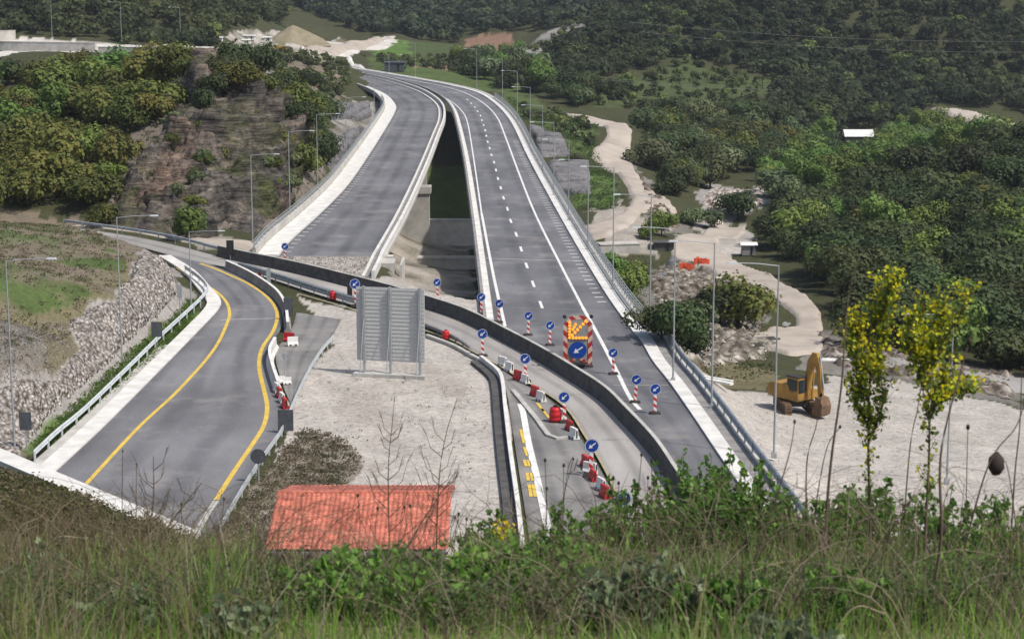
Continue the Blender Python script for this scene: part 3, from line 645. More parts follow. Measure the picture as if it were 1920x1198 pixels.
# ------------------------------------------------------------------ BRIDGES AND KERBS
def loft(sections, name, mat, parent, closed=True, cap=True):
    V = [tuple(p) for s_ in sections for p in s_]; k = len(sections[0]); Fc = []
    for i in range(len(sections)-1):
        for j in range(k): Fc.append((i*k+j, i*k+(j+1) % k, (i+1)*k+(j+1) % k, (i+1)*k+j))
    mb = MB(); mb.v = V; mb.f = Fc; mb.m = [0]*len(Fc)
    if cap: mb.face(list(range(k))[::-1]); mb.face([(len(sections)-1)*k+j for j in range(k)])
    return mb.build(name, mat, parent)
def deck(thing, Lw, Rw, lo, ro, ymax=1e9, ymin=0, n=110):
    a = [p for p in Lw if ymin < p.y < ymax]; b = [p for p in Rw if ymin < p.y < ymax]
    a = resample(a, n); b = resample(b, n); a = offset(a, -lo); b = offset(b, ro); secs = []
    for p, q in zip(a, b):
        g = lambda t, z: p.lerp(q, t)+Vector((0, 0, z))
        secs.append([g(0, -.01), g(1, -.01), g(1, -.4), g(.8, -.75), g(.72, -2.6), g(.28, -2.6), g(.2, -.75), g(0, -.4)])
    return loft(secs, 'deck_girder', M['conc'], thing)
LB = empty('road_bridge', (LDlw[40].x, LDlw[40].y, -2)); tag(LB, 'left concrete bridge with bare unmarked asphalt between the piers and the cliff', 'bridge')
RB = empty('road_bridge', (RDrw[40].x, RDrw[40].y, -2)); tag(RB, 'right concrete bridge carrying the dashed white lane line past the arrow signs', 'bridge')
def under(th, o):                                            # keep world position when parented to a placed empty
    o.parent = th; o.matrix_parent_inverse = Matrix.Translation(-th.location); return o
def dslab(*a, **k): o = deck(None, *a, **k); return o
under(LB, dslab(LDlw, LDrw, 2.9, 1.45, 420, 196)); under(RB, dslab(RDlw, RDrw, 1.0, 1.9, 430, 168))
def sw(name, path, prof, mat, th, lim=None):
    p = [q for q in path if lim is None or lim[0] < q.y < lim[1]]
    return under(th, MB().sweep(p, prof).build(name, mat))
def rect(x0, x1, z0, z1): return [(x0, z0), (x1, z0), (x1, z1), (x0, z1)]
sw('kerb', LDlw, rect(-2.3, -.05, -.02, .14), M['conc_white'], LB); sw('parapet', LDlw, rect(-2.75, -2.35, -.02, .85), M['conc'], LB)
sw('kerb', LDrw, rect(.03, .32, -.02, .16), M['conc_white'], LB); sw('gutter', LDrw, rect(.33, 1.0, -.02, .05), M['conc_grey'], LB); sw('parapet', LDrw, rect(1.01, 1.36, -.02, .65), M['conc_white'], LB)
sw('kerb', RDlw, rect(-.62, -.03, -.02, .16), M['conc_white'], RB); sw('parapet', RDlw, rect(-.95, -.66, -.02, .55), M['conc_grey'], RB)
sw('kerb', RDrw, rect(.03, 1.0, -.02, .15), M['conc_white'], RB); sw('verge', RDrw, rect(1.02, 1.75, -.02, .22), M['conc'], RB)
# the left bridge's right parapet runs on down to the detour barrier; its left kerb too
e0 = [P(*a) for a in [(697, 480), (686, 503), (677, 520)]]; e1 = [P(*a) for a in [(523, 480), (508, 494)]]
def revd(p): return p[::-1]
sw('kerb', revd(e0), rect(.03, .32, -.1, .16), M['conc_white'], LB); sw('parapet', revd(e0), rect(1.01, 1.36, -3, .65), M['conc_white'], LB); sw('gutter', revd(e0), rect(.33, 1.0, -.1, .05), M['conc_grey'], LB)
def pier(th, x, y, w, d, top=-2.55, rz=0):
    z0 = Hs(x, y)-2; b = MB(); b.box((x, y, (z0+top)/2), (w, d, top-z0), rz).box((x, y, top-.5), (w*1.12, d*1.15, 1.0), rz)
    return under(th, b.build('pier', M['conc']))
pier(LB, -14.4, 282, 4.4, 2.6); pier(LB, -17.2, 330, 5, 2.4); 
q = P(790, 262); pier(LB, q.x-6, q.y, 6, 2.5)
for y in (235, 275, 320, 370):
    a = min(RDlw, key=lambda p: abs(p.y-y)); b = min(RDrw, key=lambda p: abs(p.y-y)); pier(RB, (a.x+b.x)/2, y, 5.0, 2.2)
ab = MB(); a0 = P(505, 476); a1 = P(722, 476); ab.box(((a0.x+a1.x)/2-.4, a0.y+.8, -6.5), (a1.x-a0.x+2.4, 1.2, 12.4)); under(LB, ab.build('abutment', M['conc']))
ab = MB(); a0 = P(895, 565); a1 = P(1165, 565); ab.box(((a0.x+a1.x)/2, a0.y+.9, -6), (a1.x-a0.x+1.5, 1.2, 11.4)); under(RB, ab.build('abutment', M['conc_grey']))
ab = MB(); p = P(735, 497); ab.box((p.x-.6, p.y+1.5, -1.9), (1.6, 3.2, 4.2)); ab.box((p.x+1.0, p.y+.5, -1.2), (.25, 5, 3.0)); under(LB, ab.build('wing_wall', M['conc']))
# ground works below the decks
def wallbox(name, label, cat, a, b, th, z0, z1, mat, group=None):
    a, b = Vector(a), Vector(b); mb = MB(); d = (b-a); mid = (a+b)/2; L = math.hypot(d.x, d.y)
    mb.box((0, 0, (z0+z1)/2-z0), (L, th, z1-z0), math.atan2(d.y, d.x)).box((0, 0, z1-z0+.08), (L+.1, th+.16, .16), math.atan2(d.y, d.x))
    o = mb.build(name, mat); o.location = (mid.x, mid.y, z0); return tag(o, label, cat, group)
Dw = 288
wallbox('retaining_wall', 'beige concrete retaining wall seen in the gap between the two bridges', 'wall', (-14, Dw, 0), (-3, Dw, 0), 1.0, -14.5, -8.4, M['conc_white'])
wallbox('retaining_wall', 'low concrete sill below the taller wall in the gap between the bridges', 'wall', (-13, 262, 0), (-3.5, 262, 0), 2.2, -13.5, -10.2, M['conc'])
wallbox('box_culvert', 'small flat concrete culvert slab over the stream right of the bridge', 'culvert', tuple(hit(1122, 470)), tuple(hit(1196, 470)), 2.2, Hs(*hit(1160, 470)[:2])-.8, Hs(*hit(1160, 470)[:2])+1.1, M['conc'])
# kerb strips beside the left road, right road, ramp
KL = catmull([P(*a) for a in [(320, 480), (365, 508), (395, 540), (413, 562), (410, 580), (375, 618), (290, 705), (195, 800), (120, 870), (60, 925)]], 120)
struct(MB().sweep(KL, rect(.02, .02, -.1, .1) if False else [(.0, -.1), (1.25, -.1), (1.25, .13), (.0, .11)]).build('kerb_strip', M['conc_white']))
struct(MB().sweep([p for p in KL if p.y < 150], [(1.28, -.1), (2.0, -.1), (2.0, .05), (1.28, .05)]).build('drain_channel', M['conc']))
KR = catmull([P(*a) for a in RD2r], 100)
struct(MB().sweep(KR, [(.02, -.1), (-.98, -.1), (-.98, .15), (.02, .15)][::-1]).build('kerb_strip', M['conc_white']))
struct(MB().sweep(KR, [(-1.02, -.1), (-1.9, -.1), (-1.9, .06), (-1.02, .06)][::-1]).build('kerb_strip', M['conc_grey']))
struct(MB().sweep(KR, [(-1.92, -.1), (-2.8, -.1), (-2.8, .14), (-1.92, .14)][::-1]).build('kerb_strip', M['conc']))
SK = catmull([P(*a) for a in [(905, 678), (938, 706), (946, 728), (950, 765), (960, 850), (975, 955), (985, 1040), (1005, 1200)]], 60)
struct(MB().sweep(SK, rect(0, .26, -.1, .5)).build('kerb_wall', M['conc_white'])); struct(MB().sweep(SK, rect(.3, .95, -.1, .12)).build('kerb_wall', M['conc_dark']))
G1 = catmull([P(*a) for a in [(797, 630), (845, 648), (880, 667), (905, 680)]], 20)
struct(MB().sweep(G1, rect(-.3, 0, -.1, .14)).build('kerb_strip', M['conc']))
IS = [P(*a) for a in [(962, 733), (1003, 783), (1028, 817), (1045, 823), (1064, 821)]]
struct(MB().sweep(IS, rect(-.16, .16, -.1, .12)).build('island_kerb', M['conc']))

# ------------------------------------------------------------------ BARRIERS, RAILS, HEAD WALL
NJ = [(-.31, -.05), (.31, -.05), (.29, .12), (.13, .38), (.10, 1.02), (-.10, 1.02), (-.13, .38), (-.29, .12)]
def barrier(name, label, path, mat, cat='barrier', capm=None, h=1.0, joint=None):
    o0 = path[0].copy(); th = empty(name, o0); tag(th, label, cat)
    pth = [p-o0 for p in path]
    MB().sweep(pth, [(x, z*h) for x, z in NJ]).build('barrier_wall', mat, th)
    if capm: MB().sweep(pth, rect(-.12, .12, 1.02*h, 1.02*h+.05)).build('pale_top', capm, th)  # no real rail: paler strip paints the light on the barrier's top
    return th
CBp = catmull([P(*a) for a in [(410, 481), (463, 493), (513, 503), (580, 518), (647, 535), (720, 554), (797, 577), (873, 603), (940, 637), (1007, 673), (1073, 713), (1133, 753), (1173, 793), (1225, 850), (1262, 905), (1300, 970), (1380, 1180)]], 160)
barrier('concrete_barrier', 'long dark concrete barrier curving between the detour lane and both bridges', CBp, M['conc_dark'], capm=M['conc'], h=1.1)
barrier('concrete_barrier', 'curved dark concrete barrier at the bend of the left road beside the yellow line', catmull([P(*a) for a in [(425, 504), (467, 524), (503, 547), (524, 566), (536, 590), (540, 622)]], 50), M['conc_grey'], capm=M['white'], h=.8)
barrier('concrete_barrier', 'short pale barrier run ending in red and white blocks by the left road', catmull([P(*a) for a in [(516, 652), (506, 675), (512, 705), (522, 735)]], 40), M['conc_white'], capm=M['white'], h=.8)
def guardrail(label, path, step, mat, h=.75, name='guardrail', tall=.32, post=True, rails=1, group=None, cat='guardrail'):
    o0 = path[0].copy(); th = empty(name, o0); tag(th, label, cat, group); pth = [p-o0 for p in path]
    for r_ in range(rails):
        z = h-r_*.3
        MB().sweep(pth, [(-.05, z-tall), (.03, z-tall*.8), (-.03, z-tall*.5), (.03, z-tall*.2), (-.05, z), (-.09, z), (-.09, z-tall)]).build('rail', mat, th)
    q = resample(pth, int(plen(pth)/step)+2)
    for p in q[:100]: MB().box((p.x, p.y, p.z+h/2-.1), (.1, .14, h+.1)).build('post', mat, th)
    return th
guardrail('pale steel guardrail between the grass strip and the left road', catmull([P(*a) for a in [(66, 868), (110, 826), (160, 784), (240, 706), (300, 646), (345, 604), (378, 572), (390, 552), (376, 533), (348, 512)]], 90), 3.2, M['galv_pale'], .8, tall=.36)
guardrail('pale low guardrail between the paved patch and the central gravel', catmull([P(*a) for a in [(624, 640), (600, 668), (572, 715), (549, 765), (528, 815), (493, 866), (452, 930), (414, 996)]], 70), 2.4, M['galv_pale'], .55)
guardrail('grey metal guardrail along the lower edge of the detour lane', catmull([P(*a) for a in [(447, 506), (503, 523), (550, 538), (593, 552), (663, 573), (700, 584)]], 40), 3, M['galv'], .8, tall=.6)
guardrail('low dark rail on the gravel side of the detour lane behind the billboard', catmull([P(*a) for a in [(760, 605), (797, 617), (850, 640), (880, 660)]], 20), 2, M['conc_grey'], .5)
KR2 = offset(KR, -2.1); guardrail('twin rail steel guardrail on the far right edge above the gravel lot', KR2, 2.6, M['galv'], .9, rails=2, tall=.25)
guardrail('thin dark guardrail along the road above the cliff foot dirt strip', catmull([P(*a) for a in [(120, 424), (240, 440), (330, 456), (410, 477)]], 40), 3.5, M['galv'], .8)
# railing on the right bridge
def railing(label, path, step=2.0, h=1.15, mat=None):
    o0 = path[0].copy(); th = empty('bridge_railing', o0); tag(th, label, 'railing'); pth = [p-o0 for p in path]
    mb = MB()
    for z in (.35, .6, .85, h): mb.sweep(pth, rect(-.03, .03, z-.03, z+.03))
    mb.build('rails', mat, th)
    q = resample(pth, int(plen(pth)/step)); mb = MB()
    for p in q: mb.box((p.x, p.y, p.z+h/2), (.09, .09, h))
    o = mb.build('posts', mat, th); o.name = 'post'; o['kind'] = 'stuff'
    return th
railing('long galvanised railing on the right side of the right bridge', offset([p for p in RDrw if p.y < 430], -1.5 if False else 1.5, .2), 1.6, 1.15, M['galv'])
railing('thin railing on top of the left parapet of the left bridge', offset([p for p in LDlw if p.y < 420], -2.55, .8), 2.4, .5, M['galv'])
hwall = empty('tunnel_head_wall', HW[0]); tag(hwall, 'pale stone coping of the tunnel portal wall crossing the left road', 'wall')
hp0 = [p-HW[0] for p in HW]
def seg_wall(a, b, th, z0, z1, nm, mat, over=0.0):
    d = b-a; d.z = 0; L = d.length; c = (a+b)/2; mb = MB(); mb.box((c.x, c.y, (z0+z1)/2), (L+over, th, z1-z0), math.atan2(d.y, d.x)); return mb.build(nm, mat, hwall)
for a, b in zip(hp0, hp0[1:]):
    zz = max(a.z, b.z); seg_wall(Vector((a.x, a.y, 0)), Vector((b.x, b.y, 0)), .8, -8, min(a.z, b.z)-.26, 'wall_face', M['conc'])
a, b = hp0[0], hp0[1]; seg_wall(a, b, 1.1, -.25, .02, 'coping', M['conc_white'], .2)
a, b = hp0[2], hp0[3]; seg_wall(a, b, 1.0, -2.25, -2.0, 'coping', M['conc'], -.3)

# ------------------------------------------------------------------ VEGETATION
def quads(cen, nrm, size, asp=1.0, r=None):
    """square leaf-clump faces: centres, normals, size"""
    r = r or rng; n = len(cen); nrm = nrm/np.linalg.norm(nrm, axis=1, keepdims=True)
    a = np.cross(nrm, r.normal(size=(n, 3))); a /= np.linalg.norm(a, axis=1, keepdims=True)+1e-9; b = np.cross(nrm, a)
    s = (size if np.ndim(size) else np.full(n, size))[:, None]/2
    V = np.stack([cen-a*s-b*s*asp*.7, cen+a*s*.8-b*s*asp, cen+a*s+b*s*asp*.8, cen-a*s*.7+b*s*asp], 1).reshape(-1, 3)
    return V, np.arange(4*n).reshape(-1, 4)
def crown_pts(n, R0, Hh, nl, r=None):
    r = r or rng
    lc = r.normal(size=(nl, 3))*np.array([.42, .42, .20])*R0; lc[:, 2] += Hh*.55; lr_ = R0*r.uniform(.38, .62, nl)
    lc[0] = (0, 0, Hh*.52); lr_[0] = R0*.7
    k = r.integers(0, nl, n); d = r.normal(size=(n, 3)); d[:, 2] += .35; d /= np.linalg.norm(d, axis=1, keepdims=True)
    rad = lr_[k]*r.uniform(.72, 1.08, n)*(1+.18*np.sin(d[:, 0]*7+k)+.15*np.sin(d[:, 1]*9+2*k))
    c = lc[k]+d*rad[:, None]*np.array([1, 1, .82]); keep = c[:, 2] > .25
    return c[keep], (d+r.normal(size=d.shape)*.3+np.array([0, 0, .25]))[keep]
def crown_mesh(name, mat, R0, Hh, n, nl, size, asp=1.0):
    c, d = crown_pts(n, R0, Hh, nl); V, Q = quads(c, d, rng.uniform(.6, 1.3, len(c))*size, asp)
    o = np_mesh(name, V, Q, mat); return o
def trunk_mb(Hh, r0=.16):
    b = MB(); b.tube([(0, 0, -.5), (.05, .02, Hh*.3), (-.03, .06, Hh*.6)], [r0, r0*.75, r0*.4], 6)
    for k in range(4):
        a = k*1.7; b.tube([(0, 0, Hh*(.2+.07*k)), (math.cos(a)*Hh*.2, math.sin(a)*Hh*.2, Hh*(.42+.05*k))], [r0*.5, r0*.15], 4)
    return b
PROTO = {}
def proto_tree(kind, name, mat, R0, Hh, n, nl, size):
    root = empty(name); trunk_mb(Hh).build('trunk', M['bark'], root)
    c = crown_mesh('crown', M[mat], R0, Hh, n, nl, size); c.parent = root
    PROTO.setdefault(kind, []).append([root, False]); return root
for i in range(3): proto_tree('ever', 'evergreen_tree', 'ever', 2.9, 4.8+i*.4, 3000, 10+i*3, .30)
for i in range(2): proto_tree('olive', 'olive_toned_tree', 'olive', 2.7, 4.3+i*.4, 2900, 10+i*3, .30)  # same crown as the evergreens with olive-toned leaves, not a separate oak
for i in range(2): proto_tree('fresh', 'leafy_tree', 'fresh', 2.8, 5.6+i*.6, 2600, 8+i*3, .32)
for i in range(2): proto_tree('greyg', 'leafy_tree', 'greyg', 2.8, 5.2+i*.5, 2600, 8+i*3, .32)
def place(kind, x, y, sc, label, cat='tree', group=None, z=None, sink=.3):
    e = random.choice(PROTO[kind])
    if not e[1]: o = e[0]; e[1] = True
    else: o = copy_tree(e[0])
    o.location = (x, y, (Hs(x, y) if z is None else z)-sink); o.rotation_euler = (0, 0, random.uniform(0, 6.28))
    o.scale = (sc*random.uniform(.9, 1.12), sc*random.uniform(.9, 1.12), sc*random.uniform(.85, 1.1))
    return tag(o, label, cat, group)
def scatter(poly, spacing, jit=.42, avoid=()):
    wp = [(p.x, p.y) for p in hp(poly)]; a = np.array(wp)
    xs = np.arange(a[:, 0].min(), a[:, 0].max()+spacing, spacing); ys = np.arange(a[:, 1].min(), a[:, 1].max()+spacing, spacing)
    X, Y = np.meshgrid(xs, ys); X = X+(np.arange(len(ys)) % 2)[:, None]*spacing/2
    X = X+rng.uniform(-jit, jit, X.shape)*spacing; Y = Y+rng.uniform(-jit, jit, X.shape)*spacing
    k = inpoly(X, Y, wp)
    for av in avoid: k &= ~inpoly(X, Y, [(p.x, p.y) for p in hp(av)])
    return X[k], Y[k]
def wood(poly, spacing, kinds, labels, group, s0=.9, s1=1.3, avoid=(), prob=1.0, dz=0.0):
    X, Y = scatter(poly, spacing, avoid=avoid); Z = H(X, Y)
    for x, y, z in zip(X, Y, Z):
        if random.random() > prob: continue
        cl = vnoise(np.array([x/14.]), np.array([y/14.]))[0]
        kd = kinds[0] if random.random() < .55-cl*.9 else random.choice(kinds)
        place(kd, x, y, random.uniform(s0, s1), labels[kd], 'tree', group+{'ever': ', dark', 'olive': ', olive', 'fresh': ', fresh green', 'greyg': ', grey green'}[kd], z=z+dz)
    return len(X)
n1 = wood([(-60, 158), (60, 150), (150, 146), (300, 150), (390, 150), (340, 190), (270, 250), (240, 320), (195, 410), (-60, 408)], 5.9, ['olive', 'olive', 'ever', 'fresh'],
     {'olive': 'yellowish olive evergreen bush crowding the left hill above the bend', 'ever': 'dark evergreen oak crowding the left hill above the bend', 'fresh': 'fresh green leafy tree among the darker ones of the left hill'}, 'trees on the left hill', .85, 1.35)
wood([(345, 190), (395, 158), (480, 172), (560, 195), (640, 270), (630, 310), (580, 300), (530, 255), (455, 222), (380, 235)], 5.2, ['ever', 'olive', 'ever'], {'olive': 'olive bush along the top of the rock face', 'ever': 'dark bush along the top of the rock face'}, 'bushes above the rock face', .6, 1.15, dz=1.8)
n2 = wood([(1440, 440), (1495, 405), (1700, 345), (1930, 290), (2060, 270), (2060, 730), (1920, 705), (1760, 682), (1660, 660), (1610, 635), (1590, 570), (1520, 505), (1440, 462)], 5.6, ['ever', 'ever', 'ever', 'olive', 'fresh'],
     {'ever': 'dark evergreen oak in the dense wood on the right hill', 'olive': 'olive toned evergreen in the dense wood on the right hill', 'fresh': 'fresh green tree inside the dark wood on the right hill'}, 'trees on the right hill', .9, 1.35)
n3 = wood([(1205, 235), (1300, 225), (1400, 215), (1500, 270), (1430, 335), (1340, 335), (1300, 395), (1250, 360), (1210, 300)], 6.6, ['ever', 'greyg', 'greyg', 'olive'],
     {'ever': 'dark tree in the valley between the dirt track and the river', 'greyg': 'grey green tree in the valley between the dirt track and the river', 'olive': 'olive tree in the valley between the dirt track and the river', 'fresh': 'pale green tree in the valley between the dirt track and the river'}, 'trees between track and river', 1.0, 1.5)
n4 = wood([(1480, 285), (1560, 255), (1740, 225), (1900, 270), (1930, 290), (1700, 330), (1500, 385), (1440, 375), (1420, 330)], 8.2, ['fresh', 'greyg', 'fresh', 'ever'],
     {'ever': 'dark tree on the green valley floor near the white roofed shed', 'greyg': 'grey green tree on the green valley floor near the white roofed shed', 'fresh': 'bright green tree on the valley floor near the white roofed shed'}, 'trees on the valley floor', .8, 1.4, avoid=[[(1560, 240), (1655, 240), (1655, 315), (1560, 315)], [(1730, 200), (1935, 225), (1935, 300), (1885, 290), (1840, 250), (1730, 235)]])
n5 = wood([(870, 112), (1000, 120), (1060, 160), (1180, 190), (1110, 208), (1010, 190), (930, 150), (860, 135)], 8, ['ever', 'greyg', 'fresh'],
     {'ever': 'dark tree in the belt beyond the right bridge bend', 'greyg': 'grey green tree in the belt beyond the right bridge bend', 'fresh': 'light green tree in the belt beyond the right bridge bend'}, 'tree belt beyond the bend', .9, 1.5)
for px, py, kd, s, lb in [(1385, 612, 'olive', 1.25, 'large round olive shrub in the rubble beside the dirt track bend'), (1350, 608, 'ever', .9, 'dark shrub tucked against the left side of the large rubble shrub'),
    (1385, 412, 'ever', 1.2, 'dark round tree standing in the pale river bed'), (1240, 445, 'fresh', .75, 'bright bush left of the dark block by the track'), (1340, 430, 'greyg', .8, 'pale willow bush at the river edge above the track'),
    (1300, 425, 'greyg', .8, 'pale willow bush right of the dark block'), (1215, 450, 'fresh', .6, 'small bright bush at the stream culvert'), (350, 450, 'fresh', .75, 'bright green bush at the foot of the rock face'), (1180, 560, 'fresh', .8, 'bright bush growing beside the right bridge railing'),
    (1160, 525, 'fresh', .7, 'light bush just behind the right bridge railing'), (1665, 275, 'greyg', 1.6, 'big rounded grey green tree right of the white shed'), (1270, 655, 'ever', .8, 'dark shrub below the right bridge end'), (1305, 668, 'ever', .75, 'second dark shrub below the right bridge end toward the lamp'),
    (1240, 640, 'ever', .7, 'dark shrub tucked under the right bridge end'), (190, 425, 'olive', .7, 'brown green bush at the road bend below the left hill'), (575, 170, 'ever', .9, 'dark tree on the slope left of the far bridge end'),
    (600, 285, 'ever', .9, 'dark tree between the rock face and the left bridge'), (570, 330, 'fresh', .8, 'green bush between the rock face and the left bridge'), (490, 330, 'fresh', .5, 'small green bush growing out of the rock face'), (470, 240, 'olive', .6, 'olive bush high on the rock face'), (205, 345, 'fresh', .6, 'bright bush at the left end of the rock face'),
    (540, 300, 'olive', .7, 'olive bush on the right shoulder of the rock face'), (400, 300, 'olive', .45, 'scrubby bush halfway up the rock face'), (860, 122, 'fresh', 1.2, 'light green rounded tree beyond the bend of the bridges'), (1080, 305, 'greyg', .5, 'small pale bush between the dark netted slopes')]:
    q = hit(px, py); place(kd, q.x, q.y, s, lb, 'shrub' if s < 1 else 'tree', z=q.z)
# far woods: one mass each
def far_wood(name, label, polys, spacing, R0, pal, nq=110, size=1.1, avoid=()):
    VV, QQ, CC = [], [], []; o = 0
    variants = [crown_pts(nq, R0, R0*1.7, 6) for _ in range(8)]
    for poly in polys:
        X, Y = scatter(poly, spacing, avoid=avoid); Z = H(X, Y)
        for x, y, z in zip(X, Y, Z):
            c, d = variants[rng.integers(8)]; a = rng.uniform(0, 6.28); s = rng.uniform(.7, 1.25)
            ca, sa = math.cos(a), math.sin(a); rot = np.array([[ca, -sa, 0], [sa, ca, 0], [0, 0, 1]])
            V, Q = quads(c@rot.T*s+np.array([x, y, z-.4]), d@rot.T, rng.uniform(.6, 1.3, len(c))*size*s)
            cl = vnoise(np.array([x/30.]), np.array([y/45.]))[0]
            col = np.array(pal[0])*(1-min(max(.5+cl*1.3+rng.normal()*.2, 0), 1))+np.array(pal[1])*min(max(.5+cl*1.3+rng.normal()*.2, 0), 1)
            if rng.random() < .07: col = np.array(pal[2])
            VV.append(V); QQ.append(Q+o); CC.append(np.tile(col*rng.uniform(.8, 1.25), (len(V), 1))*rng.uniform(.85, 1.15, (len(V)//4, 1)).repeat(4, 0)); o += len(V)
    ob = np_mesh(name, np.concatenate(VV), np.concatenate(QQ), M['tintleaf'], colors=np.concatenate(CC))
    tag(ob, label, 'woodland', kind='stuff'); return ob
far_wood('woodland', 'dark evergreen woodland covering the whole right hillside', [[(1030, 105), (1100, 62), (1200, -40), (1400, -60), (2080, -60), (2080, 240), (1900, 215), (1740, 205), (1700, 232), (1600, 250), (1500, 272), (1410, 235), (1440, 195), (1500, 160), (1390, 125), (1260, 112), (1110, 150), (1050, 140)]], 5.0, 2.9, [(.038, .056, .028), (.070, .084, .036), (.13, .17, .05)], 190, .8, avoid=[[(1725, 203), (1800, 203), (1900, 222), (1990, 240), (1990, 300), (1880, 280), (1780, 235)]])
far_wood('woodland', 'bluish distant woodland on the far mountain above the bend', [[(560, 25), (620, -60), (1230, -60), (1130, 25), (1000, 62), (960, 60), (870, 62), (860, 82), (760, 72), (690, 62), (640, 52)]], 6.6, 3.6, [(.045, .068, .042), (.070, .092, .050), (.12, .15, .07)], 110, 1.2)
far_wood('woodland', 'woodland on the slope above the pale upper road at left', [[(-80, 76), (-80, -60), (640, -60), (560, 15), (500, 50), (420, 58), (400, 92), (330, 88), (200, 74)]], 5.6, 2.9, [(.048, .066, .028), (.085, .100, .038), (.14, .18, .055)], 170, .8)
far_wood('scrubland', 'scattered low scrub on the rocky right ridge and the mid slopes', [[(985, 95), (1060, 45), (1150, 0), (1230, -20), (1200, 40), (1110, 90), (1040, 120)], [(1130, 190), (1290, 212), (1420, 200), (1400, 235), (1200, 225)], [(680, 110), (860, 112), (860, 135), (740, 130)], [(480, 112), (640, 118), (660, 180), (590, 215), (540, 160)],
     [(960, 180), (1090, 225), (1110, 290), (1020, 240)]], 5.2, 1.5, [(.075, .09, .04), (.12, .14, .055), (.16, .2, .06)], 70, .6)
for i in range(26):
    px, py = random.uniform(250, 600), random.uniform(180, 420)
    q = hit(px, py); place(random.choice(['olive', 'greyg', 'olive']), q.x, q.y, random.uniform(.28, .5), 'scrubby bush clinging to the face of the brown cliff', 'shrub', 'small bushes on the rock face, '+'olive', z=q.z+1.6)
# low plants and stones on the near banks
def tufts(name, label, poly, n, size, pal, dmin=30, hgt=.5, cat='ground cover', per=14):
    wp = [(p.x, p.y) for p in hp(poly, dmin)]; a = np.array(wp); X = rng.uniform(a[:, 0].min(), a[:, 0].max(), n*3); Y = rng.uniform(a[:, 1].min(), a[:, 1].max(), n*3)
    k = inpoly(X, Y, wp); X = X[k][:n]; Y = Y[k][:n]; Z = H(X, Y); m = len(X)
    cx = np.repeat(X, per)+rng.normal(size=m*per)*size*.6; cy = np.repeat(Y, per)+rng.normal(size=m*per)*size*.6; cz_ = np.repeat(Z, per)+rng.uniform(0, hgt, m*per)
    V, Q = quads(np.stack([cx, cy, cz_], 1), rng.normal(size=(m*per, 3))+np.array([0, 0, .5]), rng.uniform(.35, 1, m*per)*size*.4)
    c = np.array(pal)[rng.integers(0, len(pal), m)]*rng.uniform(.7, 1.3, (m, 1)); c = np.repeat(c, per*4, 0)
    return tag(np_mesh(name, V, Q, M['tintleaf'], colors=c), label, cat, kind='stuff')
far_wood('scrubland', 'sparse bushes dotted over the green terrace of the right hillside', [[(1095, 165), (1280, 120), (1500, 150), (1430, 190), (1290, 212), (1110, 205)]], 6.5, 1.6, [(.075, .09, .04), (.12, .15, .055), (.16, .2, .06)], 90, .6)
tufts('weeds', 'low weeds and grass tufts on the slope left of the left road', [(-60, 415), (130, 425), (250, 480), (240, 550), (130, 600), (120, 690), (0, 780), (-60, 790)], 900, .42, [(.11, .14, .045), (.20, .17, .10), (.17, .14, .09)], hgt=.25, cat='weeds')
tufts('grass_strip', 'bright grass strip between the stone bank and the left guardrail', [(352, 565), (378, 560), (345, 625), (250, 705), (140, 795), (75, 848), (62, 838), (150, 745), (240, 660), (300, 620)], 1600, .3, [(.09, .16, .03), (.12, .18, .04)], hgt=.25, cat='grass')
tufts('weeds', 'sparse weeds growing on the central gravel around the red roof', [(570, 640), (800, 700), (930, 740), (960, 960), (960, 1060), (430, 1040), (480, 880), (560, 760)], 150, .22, [(.12, .13, .05), (.16, .14, .08)], hgt=.15, cat='weeds', per=8)
tufts('weeds', 'green weeds on the banks between the right bridge and the dirt track', [(950, 180), (1120, 235), (1120, 290), (1170, 370), (1150, 395), (1090, 395), (1040, 300), (980, 230)], 1500, .7, [(.07, .12, .03), (.09, .12, .04)], cat='weeds')
tufts('weeds', 'mixed weeds over the rubble bank below the right bridge', [(1140, 480), (1250, 480), (1440, 590), (1450, 700), (1320, 700), (1200, 590)], 500, .5, [(.07, .10, .03), (.12, .12, .05), (.16, .13, .08)], cat='weeds')
tufts('weeds', 'low green plants over the valley floor meadow', [(1450, 270), (1920, 250), (1920, 300), (1700, 330), (1450, 370)], 1400, 1.0, [(.10, .17, .04), (.13, .19, .05)], hgt=.8, cat='weeds')
tufts('hillside_scrub', 'brown and olive scrub on the slope behind the tunnel portal wall', [(-60, 885), (0, 893), (150, 940), (340, 1040), (500, 1065), (560, 1110), (-60, 1140)], 5200, .38, [(.12, .12, .04), (.17, .14, .08), (.20, .16, .11), (.10, .13, .035)], hgt=.45, cat='scrub', per=26)
tufts('hillside_scrub', 'green scrub tops on the slope below the viewpoint at right', [(560, 1075), (1000, 1060), (1350, 1060), (1960, 1040), (1960, 1100), (560, 1130)], 900, .5, [(.12, .18, .04), (.18, .17, .08)], hgt=.4, cat='scrub', per=30)

